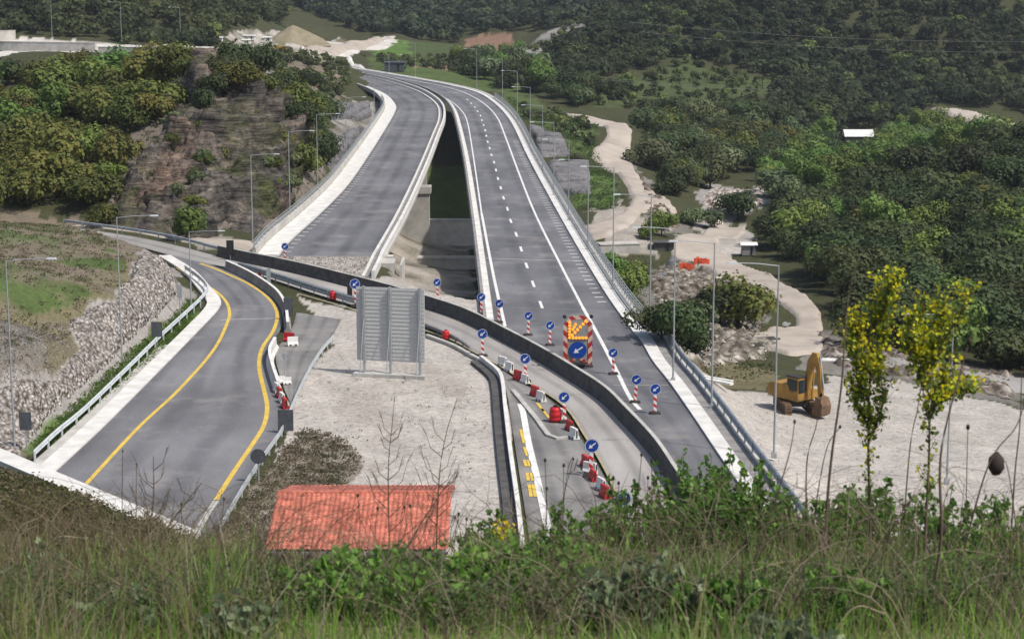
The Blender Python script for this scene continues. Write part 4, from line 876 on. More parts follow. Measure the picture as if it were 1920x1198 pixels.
tufts('dead_weeds', 'dead brown weeds on the dark patch of the central gravel', [(570, 805), (640, 820), (675, 860), (645, 915), (590, 955), (500, 1040), (415, 1005), (485, 905), (535, 840)], 900, .35, [(.16, .13, .09), (.22, .18, .12), (.12, .12, .06)], hgt=.15, cat='weeds', per=12)
tufts('loose_stones', 'loose stones strewn over the central gravel', [(560, 620), (660, 600), (800, 640), (930, 730), (960, 960), (960, 1060), (430, 1040), (540, 760)], 1500, .16, [(.50, .46, .41), (.30, .27, .24), (.22, .19, .16)], hgt=.06, cat='stones', per=3)
tufts('loose_stones', 'grey stones scattered down the slope above the stone bank', [(-60, 620), (120, 600), (140, 650), (100, 700), (0, 800), (-60, 820)], 1500, .3, [(.40, .37, .34), (.28, .26, .24), (.22, .19, .16)], hgt=.12, cat='stones', per=4)
tufts('loose_stones', 'loose stones strewn over the right gravel lot', [(1300, 700), (1560, 710), (1900, 770), (1900, 1000), (1500, 1000)], 1400, .16, [(.50, .46, .41), (.30, .27, .24), (.22, .19, .16)], hgt=.06, cat='stones', per=3)
tufts('loose_stones', 'rubble and stones on the flat between the two bridge ends and the barrier', [(490, 480), (690, 480), (690, 525), (540, 495)], 700, .3, [(.50, .46, .41), (.30, .27, .24), (.22, .19, .16)], hgt=.12, cat='stones', per=4)
# ------------------------------------------------------------------ STREET LAMPS
def make_lamp(h=11.2, arm=2.5):
    th = empty('street_lamp'); b = MB(); b.tube([(0, 0, 0), (0, 0, h*.5), (0, 0, h)], [.072, .056, .04], 8); b.box((0, 0, .15), (.3, .3, .3)); b.build('pole', M['galv'], th)
    MB().tube([(0, 0, h-.05), (-arm*.5, 0, h+.08), (-arm, 0, h+.12)], .032, 6).build('arm', M['galv'], th)
    hd = MB(); hd.box((-arm-.3, 0, h+.12), (.65, .2, .1), taper=.75); hd.build('lamp_head', M['galv_pale'], th)
    return th
L0 = make_lamp(); first = [True]
def lamp(x, y, z, rz, sc, label):
    o = L0 if first[0] else copy_tree(L0); first[0] = False
    o.location = (x, y, z); o.rotation_euler = (0, 0, rz); o.scale = (1, 1, sc); return tag(o, label, 'street lamp', 'street lamps')
for (px, py, sc, lb) in [(1447, 858, 1.07, 'tall street lamp rising from the gravel edge just left of the excavator'), (1330, 766, 1.02, 'slim street lamp on the right edge in front of the rubble shrub'), (1258, 716, 1, 'street lamp on the right edge whose arm reaches the dark block'),
    (1214, 620, 1, 'street lamp on the right bridge edge beside the culvert'), (1145, 545, 1.02, 'street lamp on the right bridge edge standing before the dirt track'), (1098, 470, .85, 'street lamp by the right railing beside the round brown sign'), (1062, 415, .85, 'street lamp by the right railing below the lower netted slope'),
    (1034, 368, .85, 'street lamp by the right railing at the upper netted slope'), (1013, 322, .85, 'street lamp by the right railing near the light shrub'), (990, 272, .85, 'street lamp by the right railing where the bridge starts to bend'), (966, 228, .85, 'street lamp inside the outer bend of the right bridge'), (938, 196, .85, 'street lamp at the top of the outer bend, before the dark tree belt'), (890, 168, .85, 'far street lamp at the outer bend beyond the last dashes'), (775, 146, .8, 'farthest street lamp standing by the distant bend')]:
    q = P(px+4, py); lamp(q.x, q.y, 0, 0, sc, lb)
for (px, py, sc, lb) in [(28, 845, 1.08, 'street lamp on the far left slope reaching over the stones'), (229, 682, 1.0, 'street lamp standing in the pale stone bank'), (359, 582, .62, 'short street lamp at the bend of the left guardrail'), (474, 455, .85, 'street lamp before the rock face by the left bridge end'),
    (544, 410, .92, 'street lamp at the left bridge edge before the rock shoulder'), (596, 362, .92, 'street lamp at the left bridge edge near the green gap'), (650, 300, .85, 'street lamp at the left bridge edge near the grey bank'), (702, 235, .85, 'street lamp at the left bridge where it narrows'), (730, 178, .8, 'far street lamp at the inner bend of the left bridge')]:
    q = P(px, py); lamp(q.x, q.y, 0 if px > 60 else -.1, math.pi, sc, lb)
for (px, py, lb) in [(98, 72, 'thin distant lamp on the pale upper road at far left'), (228, 78, 'thin distant lamp on the upper road above the left hill'), (339, 88, 'thin distant lamp at the dark wood end of the upper road')]:
    q = hit(px, py); lamp(q.x, q.y, q.z, 0, .95, lb)
q = P(1775, 905, -1.4); lamp(q.x, q.y, q.z, 0, .93, 'street lamp in the gravel lot half hidden by the right yellow shrub')

# ------------------------------------------------------------------ ARROW SIGNS
def arrow_poly(s, ang):
    pts = [(-.10, -.85), (.10, -.85), (.10, .1), (.42, .1), (0, .75), (-.42, .1), (-.10, .1)]
    c, n = math.cos(ang), math.sin(ang); return [((x*c-z*n)*s, (x*n+z*c)*s) for x, z in pts]
def disc(mb, r, y0, y1, z, seg=24, x=0):
    mb.prism([(x+r*math.cos(2*math.pi*k/seg), z+r*math.sin(2*math.pi*k/seg)) for k in range(seg)], y0, y1); return mb
def make_arrow(r=.37, ang=R(130)):
    th = empty('arrow_sign')
    MB().box((0, 0, .07), (.75, .36, .14), taper=.85).build('base_block', M['rubber'], th)
    MB().box((0, .0, .72), (.20, .04, 1.16)).build('striped_panel', M['rw'], th)
    MB().tube([(0, .05, .1), (0, .05, 1.9)], .025, 6).build('post', M['galv'], th)
    d = disc(MB(), r, -.03, .0, 1.62).build('disc', M['blue'], th)
    rim = MB(); seg = 24
    for k in range(seg):
        a0, a1 = 2*math.pi*k/seg, 2*math.pi*(k+1)/seg; n = len(rim.v)
        for a in (a0, a1):
            for rr_ in (r*.90, r*.97): rim.v.append(Vector((rr_*math.cos(a), -.033, 1.62+rr_*math.sin(a))))
        rim.face((n, n+1, n+3, n+2))
    rim.build('rim', M['white'], d)
    MB().prism([(x, 1.62+z) for x, z in arrow_poly(r*.78, ang)], -.037, -.031).build('arrow', M['white'], d)
    return th
A0 = make_arrow(); fa = [True]
for px, py, rz, sc, lb in [(821, 563, .1, 1, 'blue arrow sign on the gravel between the bridges, right of the billboard top'), (903, 592, .1, 1, 'blue arrow sign on the kerb at the start of the right bridge'), (935, 605, -.1, 1, 'blue arrow sign at the foot of the left white edge line'),
    (990, 629, .1, 1, 'blue arrow sign right behind the barrier, left of the one nearest the lane dashes'), (1031, 648, .15, 1, 'blue arrow sign next left of the lit arrow board'), (1103, 688, -.1, 1, 'blue arrow sign overlapping the lower right corner of the lit arrow board'), (1150, 702, .1, 1, 'blue arrow sign standing on the right white line'),
    (1191, 755, -.05, 1, 'blue arrow sign touching the barrier end of the white line'), (1228, 776, .1, 1.05, 'blue arrow sign farthest right, alone on the open asphalt'), (905, 668, .05, 1.08, 'blue arrow sign on the detour lane edge nearest the billboard'),
    (986, 716, 0, 1.05, 'blue arrow sign beside the white plastic blocks'), (1059, 792, .1, 1.05, 'blue arrow sign behind the red drum'), (1107, 893, 0, 1.15, 'large blue arrow sign above the red and white cluster near the bushes'), (534, 492, 0, 1, 'blue arrow sign at the left bridge end by the rumble marks'), (668, 575, 0, 1.25, 'blue arrow sign behind the top left corner of the billboard'),
    (1170, 995, .1, 1.1, 'blue arrow sign almost hidden in the foreground bushes')]:
    o = A0 if fa[0] else copy_tree(A0); fa[0] = False; q = P(px, py); o.location = (q.x, q.y, .016); o.rotation_euler = (0, random.uniform(-.05, .05), rz); o.scale = (sc, sc, sc)
    tag(o, lb, 'arrow sign', 'blue arrow signs')

# ------------------------------------------------------------------ LIT ARROW BOARD TRAILER
q = P(1083, 692); ab_ = empty('arrow_board_trailer', (q.x, q.y, 0), .05)
ab_.scale = (1, 1, .95); tag(ab_, 'road works trailer with amber lamp arrow, big blue disc and red white striped border', 'trailer')
MB().prism([(-1.08, .35), (1.08, .35), (1.08, 3.65), (.55, 4.3), (-.55, 4.3), (-1.08, 3.65)], 0, .08).build('back_panel', M['conc_grey'], ab_)
def quadp(mb, a, b, w_, y0=-.05, y1=0):
    a, b = Vector((a[0], 0, a[1])), Vector((b[0], 0, b[1])); t = (b-a).normalized(); n = Vector((-t.z, 0, t.x))*w_/2
    mb.prism([((a-n).x, (a-n).z), ((b-n).x, (b-n).z), ((b+n).x, (b+n).z), ((a+n).x, (a+n).z)], y0, y1); return mb
m1 = MB(); quadp(m1, (-.93, .4), (-.93, 3.6), .32); quadp(m1, (-.93, 3.55), (-.45, 4.15), .3, -.055, -.003); quadp(m1, (-.7, .42), (-.1, 1.0), .26, -.06, -.004); m1.build('striped_border', M['rw45'], ab_)
m1 = MB(); quadp(m1, (.93, .4), (.93, 3.6), .32); quadp(m1, (.93, 3.55), (.45, 4.15), .3, -.055, -.003); quadp(m1, (.7, .42), (.1, 1.0), .26, -.06, -.004); m1.build('striped_border', M['rw45b'], ab_)
m1 = MB(); quadp(m1, (-.45, 4.13), (.45, 4.13), .28, -.05, -.002); m1.build('striped_border', M['rw45'], ab_)
lp = MB().prism([(-.76, 2.35), (.76, 2.35), (.76, 3.5), (.35, 3.98), (-.35, 3.98), (-.76, 3.5)], -.04, 0).build('lamp_panel', M['conc_grey'], ab_)
for k in range(6): disc(MB(), .105, -.12, -.04, 2.55+.24*k, 12, -.62).build('lamp', M['amber'], lp)
for k in range(5): disc(MB(), .105, -.12, -.04, 2.52, 12, -.36+.24*k).build('lamp', M['amber'], lp)
for k in range(6): disc(MB(), .115, -.12, -.04, 2.74+.22*k, 12, -.42+.2*k).build('lamp', M['amber'], lp)
for k in range(3): disc(MB(), .10, -.12, -.04, 3.2+.2*k, 12, -.38+.1*k).build('lamp', M['amber'], lp)
bd = disc(MB(), .66, -.12, -.06, 1.55, 32).build('disc', M['blue'], ab_)
MB().prism([(x, 1.55+z) for x, z in arrow_poly(.52, R(125))], -.13, -.119).build('arrow', M['white'], bd)
for sx in (-1, 1): disc(MB(), .14, -.1, .1, 4.2, 14, sx*1.0).build('warning_lamp', M['black'], ab_)
MB().box((0, 1.0, .5), (1.5, 2.2, .14)).box((0, 2.6, .48), (.12, 1.6, .1)).build('chassis', M['mach_dark'], ab_)
for sx in (-.85, .85):
    wv = MB(); seg = 16
    wv.prism([(.32*math.cos(2*math.pi*k/seg), .32*math.sin(2*math.pi*k/seg)) for k in range(seg)], -.11, .11, 0, Matrix.Translation((sx, 1.2, .33)) @ Matrix.Rotation(math.pi/2, 4, 'Z')); wv.build('wheel', M['rubber'], ab_)
for sx in (-.8, .8): MB().tube([(sx, .06, 3.4), (sx*.6, 1.6, .55)], .04, 6).build('strut', M['galv'], ab_)

# ------------------------------------------------------------------ BILLBOARD BACK
q0, q1 = P(669, 700), P(796, 706); c = (q0+q1)/2
bb = empty('billboard', (c.x, c.y, -.1), math.atan2(q1.y-q0.y, q1.x-q0.x)); tag(bb, 'large grey ribbed back of a roadside billboard standing on the gravel', 'billboard')
Wb = (q1-q0).length; MB().box((0, .15, 3.85), (Wb, .07, 5.5)).build('panel', M['board_back'], bb)
rb_ = MB()
for k in range(19): rb_.box((0, .105, 1.25+k*.288), (Wb-.04, .03, .035))
rb_.build('ribs', surf('pale_rib_paint', (.56, .56, .545), (.48, .48, .47), 2, .6), bb)
for x in (-Wb*.38, 0.03, Wb*.44):
    MB().box((x, -.06, 3.35), (.16, .22, 6.7)).build('post', M['galv'], bb)
    MB().tube([(x, -.1, 4.4), (x+.05, -1.5, .1)], .035, 5).build('brace', M['galv'], bb)
MB().box((0, -.1, .1), (Wb+.3, .9, .25)).build('footing', M['conc'], bb)

# ------------------------------------------------------------------ RED ROOFED BUILDING
r0, r1 = P(495, 1035, 3.0), P(840, 1035, 3.0); rt0, rt1 = P(515, 925, 4.25), P(838, 925, 4.25)
hut = empty('service_building', ((r0.x+r1.x)/2, (rt0.y), 0)); tag(hut, 'small service building under a bright red tiled roof between the two roads', 'building')
Wd = r1.x-r0.x; Dp = rt0.y-r0.y; m = surf('roof_tile', (.58, .20, .135), (.45, .135, .09), 2.5, .7, 0, lo=.3, hi=.7)
M['tile'] = m; _t = m.node_tree; _b = [n for n in _t.nodes if n.type == 'BSDF_PRINCIPLED'][0]; _c = _b.inputs['Base Color'].links[0].from_socket; _tc = nd(_t, 'ShaderNodeTexCoord').outputs['Object']
_v = nd(_t, 'ShaderNodeTexVoronoi'); _v.inputs['Scale'].default_value = 3.6; _t.links.new(_tc, _v.inputs['Vector']); _c = mix(_t, _c, ramp(_t, _v.outputs['Color'], [(.2, (.78,)*3), (.85, (1.22, 1.26, 1.3))]), 1, 'MULTIPLY')
_c = mix(_t, _c, ramp(_t, noise(_t, _tc, .8, 6, .7), [(.38, (.6, .58, .55)), (.56, (1, 1, 1))]), 1, 'MULTIPLY'); _t.links.new(_c, _b.inputs['Base Color'])
NC, NRW = 36, 15; xs = np.linspace(-Wd/2, Wd/2, NC*6+1); ys = []; zs = []
def roof_side(sgn, nm):
    V = []; rows = []
    for r_ in range(NRW):
        for e in (0, .5, .97, 1.0):
            t = (r_+e)/NRW; rows.append((t, .10*(1-e)+.01))
    X = np.tile(xs, len(rows)); wv = np.abs(np.sin((xs+Wd/2)/Wd*NC*math.pi))*.055
    T = np.repeat([a for a, b in rows], len(xs)); Lf = np.repeat([b for a, b in rows], len(xs))
    Y = -sgn*Dp*(1-T); Z = 3.0+1.25*T+Lf+np.tile(wv, len(rows))
    I = np.arange(len(X)).reshape(len(rows), len(xs)); q = np.stack([I[:-1, :-1], I[:-1, 1:], I[1:, 1:], I[1:, :-1]], -1).reshape(-1, 4)
    if sgn < 0: q = q[:, ::-1]
    return np_mesh(nm, np.stack([X, Y, Z], -1), q, M['tile'], hut)
rf = roof_side(1, 'roof'); r2 = roof_side(-1, 'roof')
MB().tube([(-Wd/2, 0, 4.30), (Wd/2, 0, 4.30)], .12, 8).build('ridge', M['tile'], rf)
for sy in (-1, 1): MB().box((0, sy*(Dp+.02), 2.96), (Wd, .1, .14)).build('eaves_board', M['wall'], hut)
MB().box((0, 0, 1.45), (Wd-.9, 2*Dp-1.1, 3.0)).build('wall', M['wall'], hut)
gb = MB()
for sx in (-1, 1): gb.prism([(-(Dp-.55), 2.95), (Dp-.55, 2.95), (0, 4.12)], -.05, .05, 0, Matrix.Translation((sx*(Wd/2-.5), 0, 0)) @ Matrix.Rotation(math.pi/2, 4, 'Z'))
gb.build('gable', M['wall'], hut)
MB().box((-1.6, -Dp+.54, 1.05), (1.0, .06, 2.1)).build('door', M['galv'], hut)
for x in (.6, 2.5): MB().box((x, -Dp+.54, 1.7), (1.0, .06, .8)).build('window', M['glass'], hut)

# ------------------------------------------------------------------ EXCAVATOR
q = hit(1492, 772); ex = empty('excavator', (q.x, q.y, q.z+.05), R(38)); ex.scale = (.86, .9, 1.0); tag(ex, 'yellow tracked excavator with folded arm parked on the gravel lot', 'excavator')
RZ = Matrix.Rotation(math.pi/2, 4, 'Z')
def yzprism(mb, poly, x0, x1):                              # polygon in (y, z) extruded along x
    return mb.prism([(p, z) for p, z in poly], -x1, -x0, 0, RZ)
for sx in (-1.15, 1.15):
    st = [(1.75+.42*math.cos(a), .45+.42*math.sin(a)) for a in np.linspace(-math.pi/2, math.pi/2, 7)]+[(-1.75+.42*math.cos(a), .45+.42*math.sin(a)) for a in np.linspace(math.pi/2, 3*math.pi/2, 7)]
    tr = yzprism(MB(), st, sx-.28, sx+.28).build('track', M['mach_dirt'], ex); tr.rotation_euler = (0, 0, R(-34))
    w_ = MB()
    for yy in (-1.75, -.9, 0, .9, 1.75): w_.prism([(yy+.26*math.cos(a), .45+.26*math.sin(a)) for a in np.linspace(0, 2*math.pi, 11)[:-1]], -(sx+.31), -(sx-.31), 0, RZ)
    w_.build('roller_wheels', M['mach_dark'], tr)
    pd_ = MB()
    for k in range(18): pd_.box((sx, -2.1+k*.245, .89), (.58, .12, .05)); pd_.box((sx, -2.1+k*.245, .01), (.58, .12, .05))
    for yy in (-2.2, 2.2):
        for zz in (.25, .5, .7): pd_.box((sx, yy, zz), (.58, .06, .12))
    pd_.build('track_shoes', M['mach_dirt'], tr)
MB().box((0, 0, .75), (1.7, 1.6, .5)).build('undercarriage', M['mach_dark'], ex).rotation_euler = (0, 0, R(-34))
yzprism(MB(), [(-1.25, 1.05), (1.5, 1.05), (2.0, 1.25), (2.0, 1.95), (1.6, 2.15), (-.2, 2.15), (-.35, 1.75), (-1.25, 1.7)], -1.25, 1.25).build('house', M['mach'], ex)
MB().box((0, 1.75, 1.55), (2.3, .5, .85), taper=.9).build('counterweight', M['mach'], ex)
cb = MB().box((-.78, -.62, 1.95), (.86, 1.35, 1.6), taper=.9).build('cab', M['mach'], ex)
MB().box((-.78, -1.30, 2.15), (.7, .06, .95)).build('window', M['glass'], cb)
MB().box((-1.2, -.6, 2.2), (.06, 1.0, .8)).build('window', M['glass'], cb)
MB().box((-.78, -.6, 2.8), (.84, 1.35, .1)).build('cab_roof', M['mach_dark'], cb)
MB().box((.55, .5, 2.22), (.9, 1.2, .16)).build('hatch', M['mach_dark'], ex)
yzprism(MB(), [(-.7, 1.45), (-1.2, 1.5), (-1.45, 3.0), (-1.95, 4.3), (-1.6, 4.55), (-1.15, 4.0), (-.95, 2.9)], .0, .42).build('boom', M['mach'], ex)
yzprism(MB(), [(-1.55, 4.62), (-2.1, 4.6), (-2.5, 3.6), (-2.75, 1.25), (-2.4, 1.2), (-2.1, 3.3)], .03, .38).build('stick', M['mach'], ex)
for x in (-.12, .54): MB().tube([(x, -1.25, 1.1), (x, -1.4, 3.1)], .075, 8).build('hydraulic_cylinder', M['mach'], ex)
MB().tube([(.21, -2.3, 4.4), (.21, -2.85, 2.0)], .075, 8).build('hydraulic_cylinder', M['galv'], ex)
yzprism(MB(), [(-2.4, 1.5), (-2.9, 1.45), (-3.2, .9), (-3.1, .25), (-2.6, .0), (-2.0, .15), (-2.3, .7)], -.35, .75).build('bucket', M['mach_dirt'], ex)
for k in range(4): MB().box((-.2+k*.27, -2.02, .08), (.1, .25, .12)).build('bucket_tooth', M['mach_dirt'], ex)

# ------------------------------------------------------------------ PLASTIC BARRIERS, DRUMS, SIGN BACKS
def make_block(mat):
    th = empty('plastic_barrier'); b = MB()
    b.prism([(-.26, 0), (.26, 0), (.24, .18), (.13, .34), (.10, .82), (-.10, .82), (-.13, .34), (-.24, .18)], -.5, .5, 0, RZ); b.build('body', M[mat], th)
    MB().box((.52, 0, .42), (.06, .08, .55)).build('connector', M['black'], th); MB().box((-.25, 0, .09), (.2, .56, .1)).box((.25, 0, .09), (.2, .56, .1)).build('foot', M['rubber'], th)
    return th
BP = {}
def block(px, py, rz, mat, lb, sc=1.0):
    if mat not in BP: BP[mat] = make_block(mat); o = BP[mat]
    else: o = copy_tree(BP[mat])
    q = P(px, py); o.location = (q.x, q.y, .02); o.rotation_euler = (0, 0, rz); o.scale = (sc*.85,)*3; return tag(o, lb, 'plastic barrier', 'plastic barrier blocks')
for a in [(942, 686, -.9, 'white', 'white plastic block first of the row on the detour edge'), (955, 696, -1.0, 'white', 'white plastic block left of the first red one'), (971, 712, -1.0, 'red', 'red plastic block left of the arrow sign by the white blocks'), (984, 718, -1.0, 'white', 'white plastic block under the arrow sign of the detour edge', .9),
    (1003, 742, -1.05, 'red', 'red plastic block at the top of the yellow marks'), (1014, 752, -1.05, 'white', 'white plastic block just past the red one at the yellow marks'), (1052, 785, -1.1, 'white', 'white plastic block touching the red drum'), (1068, 806, -1.15, 'red', 'red plastic block below the red drum', .9), (1076, 822, -1.15, 'white', 'white plastic block below the red drum near the island kerb'),
    (1098, 875, -1.2, 'red', 'red plastic block of the cluster under the large arrow sign'), (1106, 888, -.6, 'white', 'white plastic block of the cluster under the large arrow sign'), (1112, 900, -1.3, 'red', 'red plastic block just above the bushes', .9), (1127, 918, -1.2, 'white', 'white plastic block nearest the foreground bushes'), (1134, 932, -1.2, 'red', 'red plastic block nearest the foreground bushes'),
    (524, 745, -1.2, 'red', 'red plastic block at the end of the pale barrier by the left road'), (529, 755, -1.2, 'white', 'white plastic block between two red ones at the left road'), (534, 765, -1.2, 'red', 'last red plastic block before the grey panel of the left road'), (519, 736, -1.2, 'white', 'white plastic block joined to the pale barrier of the left road'),
    (542, 640, -.3, 'red', 'red plastic block in the gap between the two left barriers'), (549, 648, .3, 'white', 'white plastic block in the gap between the two left barriers'), (527, 718, .2, 'white', 'small white block left of its twin on the paved patch', .7), (539, 720, .2, 'white', 'small white block right of its twin on the paved patch', .7)]: block(*a[:4], a[4], *a[5:])
def drum(px, py, lb, sc=1.0, first_=[None]):
    if first_[0] is None:
        th = empty('warning_drum'); b = MB(); pr = [(.22, 0), (.33, .03), (.34, .2), (.30, .24), (.33, .28), (.33, .5), (.29, .54), (.31, .58), (.27, .74), (.10, .8)]
        n = 16
        for r_, z in pr:
            for k in range(n): b.v.append(Vector((r_*math.cos(2*math.pi*k/n), r_*math.sin(2*math.pi*k/n), z)))
        for i in range(len(pr)-1):
            for k in range(n): b.face((i*n+k, i*n+(k+1) % n, (i+1)*n+(k+1) % n, (i+1)*n+k))
        b.face([(len(pr)-1)*n+k for k in range(n)]); b.build('body', M['red'], th, True); MB().box((0, 0, .83), (.2, .06, .08)).build('handle', M['black'], th); first_[0] = th; o = th
    else: o = copy_tree(first_[0])
    q = P(px, py); o.location = (q.x, q.y, .02); o.scale = (sc, sc, sc); return tag(o, lb, 'drum', 'red warning drums')
drum(1041, 790, 'large red drum beside the yellow marks on the ramp', 1.25); drum(624, 562, 'red drum at the grey guardrail left of the billboard', .95); drum(483, 527, 'small red drum behind the left road barrier', .7); drum(836, 636, 'red drum right of the billboard on the dark kerb', .9); drum(487, 518, 'small red drum at the split of the two lanes', .5)
def sign_back(name, px, py, z, w_, h_, shape, mat, lb, z0=0.0, cat='road sign', at=None):
    q = at or P(px, py, z0); th = empty(name, (q.x, q.y, q.z), .0); tag(th, lb, cat)
    MB().tube([(0, .06, 0), (0, .06, z+h_*.5)], .045, 6).build('post', M['galv'], th)
    b = MB()
    if shape == 'disc': disc(b, w_/2, -.02, .02, z)
    elif shape == 'rect': b.box((0, 0, z), (w_, .05, h_))
    b.build('sign_plate', M[mat], th); MB().box((0, .035, z), (w_*.7, .03, .06)).build('bracket', M['galv'], th); return th
sign_back('road_sign', 485, 905, 1.6, .9, .9, 'disc', 'darkgrey', 'round dark grey sign seen from behind by the lower left guardrail')
sign_back('road_sign', 50, 845, 1.9, .75, 1.15, 'rect', 'darkgrey', 'dark rectangular sign at the far left end of the guardrail')
sign_back('road_sign', 295, 650, 1.4, .85, 1.2, 'rect', 'darkgrey', 'dark grey sign back between the stones and the left guardrail')
sign_back('road_sign', 338, 594, 2.2, .45, 1.1, 'rect', 'galv', 'narrow grey sign on a pole at the bend above the stones')
sign_back('road_sign', 432, 488, 1.3, .75, 1.5, 'rect', 'black', 'black upright panel at the left start of the dark barrier')
sign_back('road_sign', 656, 568, 1.0, .45, 1.3, 'rect', 'black', 'narrow black panel left of the billboard')
sign_back('road_sign', 536, 812, .85, 1.0, 1.4, 'rect', 'darkgrey', 'grey panel closing the red and white blocks of the left road')
sign_back('road_sign', 541, 600, 1.1, .8, 1.6, 'rect', 'darkgrey', 'blue grey panel behind the top of the left barrier')
sign_back('road_sign', 504, 538, 1.0, .4, 1.5, 'rect', 'galv', 'narrow grey upright panel where the two lanes split')
sign_back('road_sign', 1089, 452, 1.4, .72, .7, 'disc', 'mach_dirt', 'round brown sign outside the right bridge railing', at=hit(1089, 438))
sign_back('road_sign', 534, 715, 1.9, .4, .4, 'disc', 'galv', 'thin pole with small disc on the paved patch')
# ------------------------------------------------------------------ SMALL BUILDINGS AND FAR THINGS
def shed(px, py, w_, d_, h_, roof, wall, label, rz=0, name='shed', pitch=.5):
    q = hit(px, py); th = empty(name, (q.x, q.y, q.z-.2), rz); tag(th, label, 'shed' if name == 'shed' else 'building')
    MB().box((0, 0, h_/2), (w_, d_, h_)).build('wall', M[wall], th)
    b = MB(); b.prism([(-d_/2-.3, h_+.004), (d_/2+.3, h_+.004), (0, h_+pitch+.15)], -w_/2-.3, w_/2+.3, 0, RZ); b.build('roof', M[roof], th)
    MB().box((w_*.2, -d_/2-.02, h_*.45), (w_*.12, .06, h_*.8)).build('door', M['glass'], th)
    return th
shed(1608, 272, 7.2, 5, 2.6, 'white', 'conc_dark', 'long white roofed shed among the valley trees', pitch=1.5)
shed(1403, 475, 1.9, 1.6, 1.5, 'white', 'conc_grey', 'small white topped tank hut at the edge of the right wood', pitch=.2)
shed(1244, 467, 2.9, 2, 1.3, 'conc_dark', 'conc_dark', 'dark block shed beside the dirt track junction', pitch=.1)
shed(740, 133, 5.6, 3, 2.6, 'darkgrey', 'darkgrey', 'distant dark blue grey hall beyond the bend of the bridges', name='hall', pitch=.2)
for i, (px, py, w_) in enumerate([(412, 78, 1.6), (468, 74, 3.4), (462, 82, 2.5), (502, 77, 2.4), (426, 96, 1.4)]): shed(px, py, w_, 2, 1.3, 'white', 'white', ['small white site cabin at the far left of the distant works yard', 'widest white site cabin in the distant works yard', 'white site cabin just below the widest one', 'white site cabin near the pale mound', 'tiny white cabin beside the distant upper road'][i], name='site_cabin', pitch=.1)
# spoil mound and distant machine
q = hit(550, 78); th = MB(); n = 26
pts = [(0, 0, 7.2)]; th.v.append(Vector(pts[0]))
for k_, (r_, z) in enumerate([(1.5, 6.4), (5, 4.0), (9, 1.6), (13, -1)]):
    for k in range(n):
        a = 2*math.pi*k/n; rr_ = r_*(1+.18*math.sin(3*a+k_)+.1*math.sin(7*a)); th.v.append(Vector((rr_*math.cos(a)*1.3, rr_*math.sin(a), z)))
for k in range(n): th.face((0, 1+k, 1+(k+1) % n))
for r_ in range(3):
    for k in range(n): a0 = 1+r_*n+k; a1 = 1+r_*n+(k+1) % n; th.face((a0, a0+n, a1+n, a1))
o = th.build('spoil_mound', surf('bare_earth', (.20, .18, .11), (.28, .24, .17), .3, .95, .3), smooth=True); o.scale = (.72, .72, .8); o.location = (q.x, q.y, q.z-.5); tag(o, 'conical brown earth mound beyond the works yard', 'mound')
q = hit(522, 103); th = empty('dump_truck', (q.x, q.y, q.z), .3); tag(th, 'tiny orange truck on the distant upper road', 'truck')
MB().box((-.9, 0, 1.4), (1.2, 2.0, 1.7)).build('cab', M['mach'], th); MB().box((1.0, 0, 1.6), (2.6, 2.1, 1.2), taper=1.15).build('tipper', M['mach'], th)
for x in (-.9, .8, 1.7):
    for y in (-.95, .95): MB().prism([(.42*math.cos(a), .42*math.sin(a)) for a in np.linspace(0, 6.28, 11)[:-1]], -.15, .15, 0, Matrix.Translation((x, y, .42))).build('wheel', M['rubber'], th)
# orange nets, planks and pipes on the rubble
for i, (px, py, w_) in enumerate([(1290, 508, 2.0), (1318, 498, 2.2)]):
    q = hit(px, py); b = MB()
    for k in range(6): b.box((k*w_/6-w_/2, math.sin(k*1.3)*.2, .5+.1*math.sin(k*2)), (w_/6+.02, .06, .9+.2*math.sin(k)), .2*math.sin(k*1.3))
    o = b.build('safety_net', M['orange']); o.location = q+Vector((0, 0, .1)); tag(o, ['orange safety net left of the other above the rubble', 'orange safety net right of the other above the rubble'][i], 'safety net')
for i, (px, py, l, rz, mt) in enumerate([(1338, 718, 3.2, -.7, 'white'), (1420, 640, 5, .3, 'conc_dark'), (1395, 652, 4, -.1, 'conc_dark'), (1475, 612, 2.2, 1.2, 'conc_grey'), (1335, 525, 3.5, .1, 'conc_white'), (1565, 680, 3.2, -.15, 'white')]):
    q = hit(px, py); b = MB().box((0, 0, .18), (l, .45, .16), 0).box((.1, .3, .30), (l*.8, .3, .1), .08); o = b.build('plank_pile', M[mt]); o.location = q; o.rotation_euler = (0, .02, rz)
    tag(o, ['pale planks lying at the right kerb near the grass', 'long dark beams in the stream hollow nearest the track', 'dark beams in the stream hollow left of the longer ones', 'short grey slab at the tip of the track island', 'pale slabs on the rubble beside the orange nets', 'white slabs behind the excavator'][i], 'planks')
# overhead cables
for i, (a, b_) in enumerate([((1180, 42, 420), (1960, 78, 420)), ((1200, 60, 415), (1960, 98, 415)), ((1130, 150, 400), (1480, 170, 400))]):
    p, q = PD(*a), PD(*b_); pts = [p.lerp(q, t/24)+Vector((0, 0, -14*(t/24)*(1-t/24)*(.45 if i < 2 else .1))) for t in range(25)]
    o0 = p.copy(); o = MB().tube([x-o0 for x in pts], .03, 5).build('power_cable', M['conc_grey']); o.location = o0; tag(o, ['upper overhead cable crossing the right hillside', 'lower overhead cable crossing the right hillside', 'short overhead cable across the green terrace'][i], 'cable')
for i, (px, py) in enumerate([(1850, 205), (1320, 30)]):
    q = hit(px, py); o = MB().tube([(0, 0, 0), (0, 0, 9)], [.14, .09], 6).box((0, 0, 8.6), (1.6, .1, .1)).build('utility_pole', M['stem']); o.location = q; tag(o, ['wooden utility pole above the far right white road', 'wooden utility pole on the upper right hillside'][i], 'utility pole')
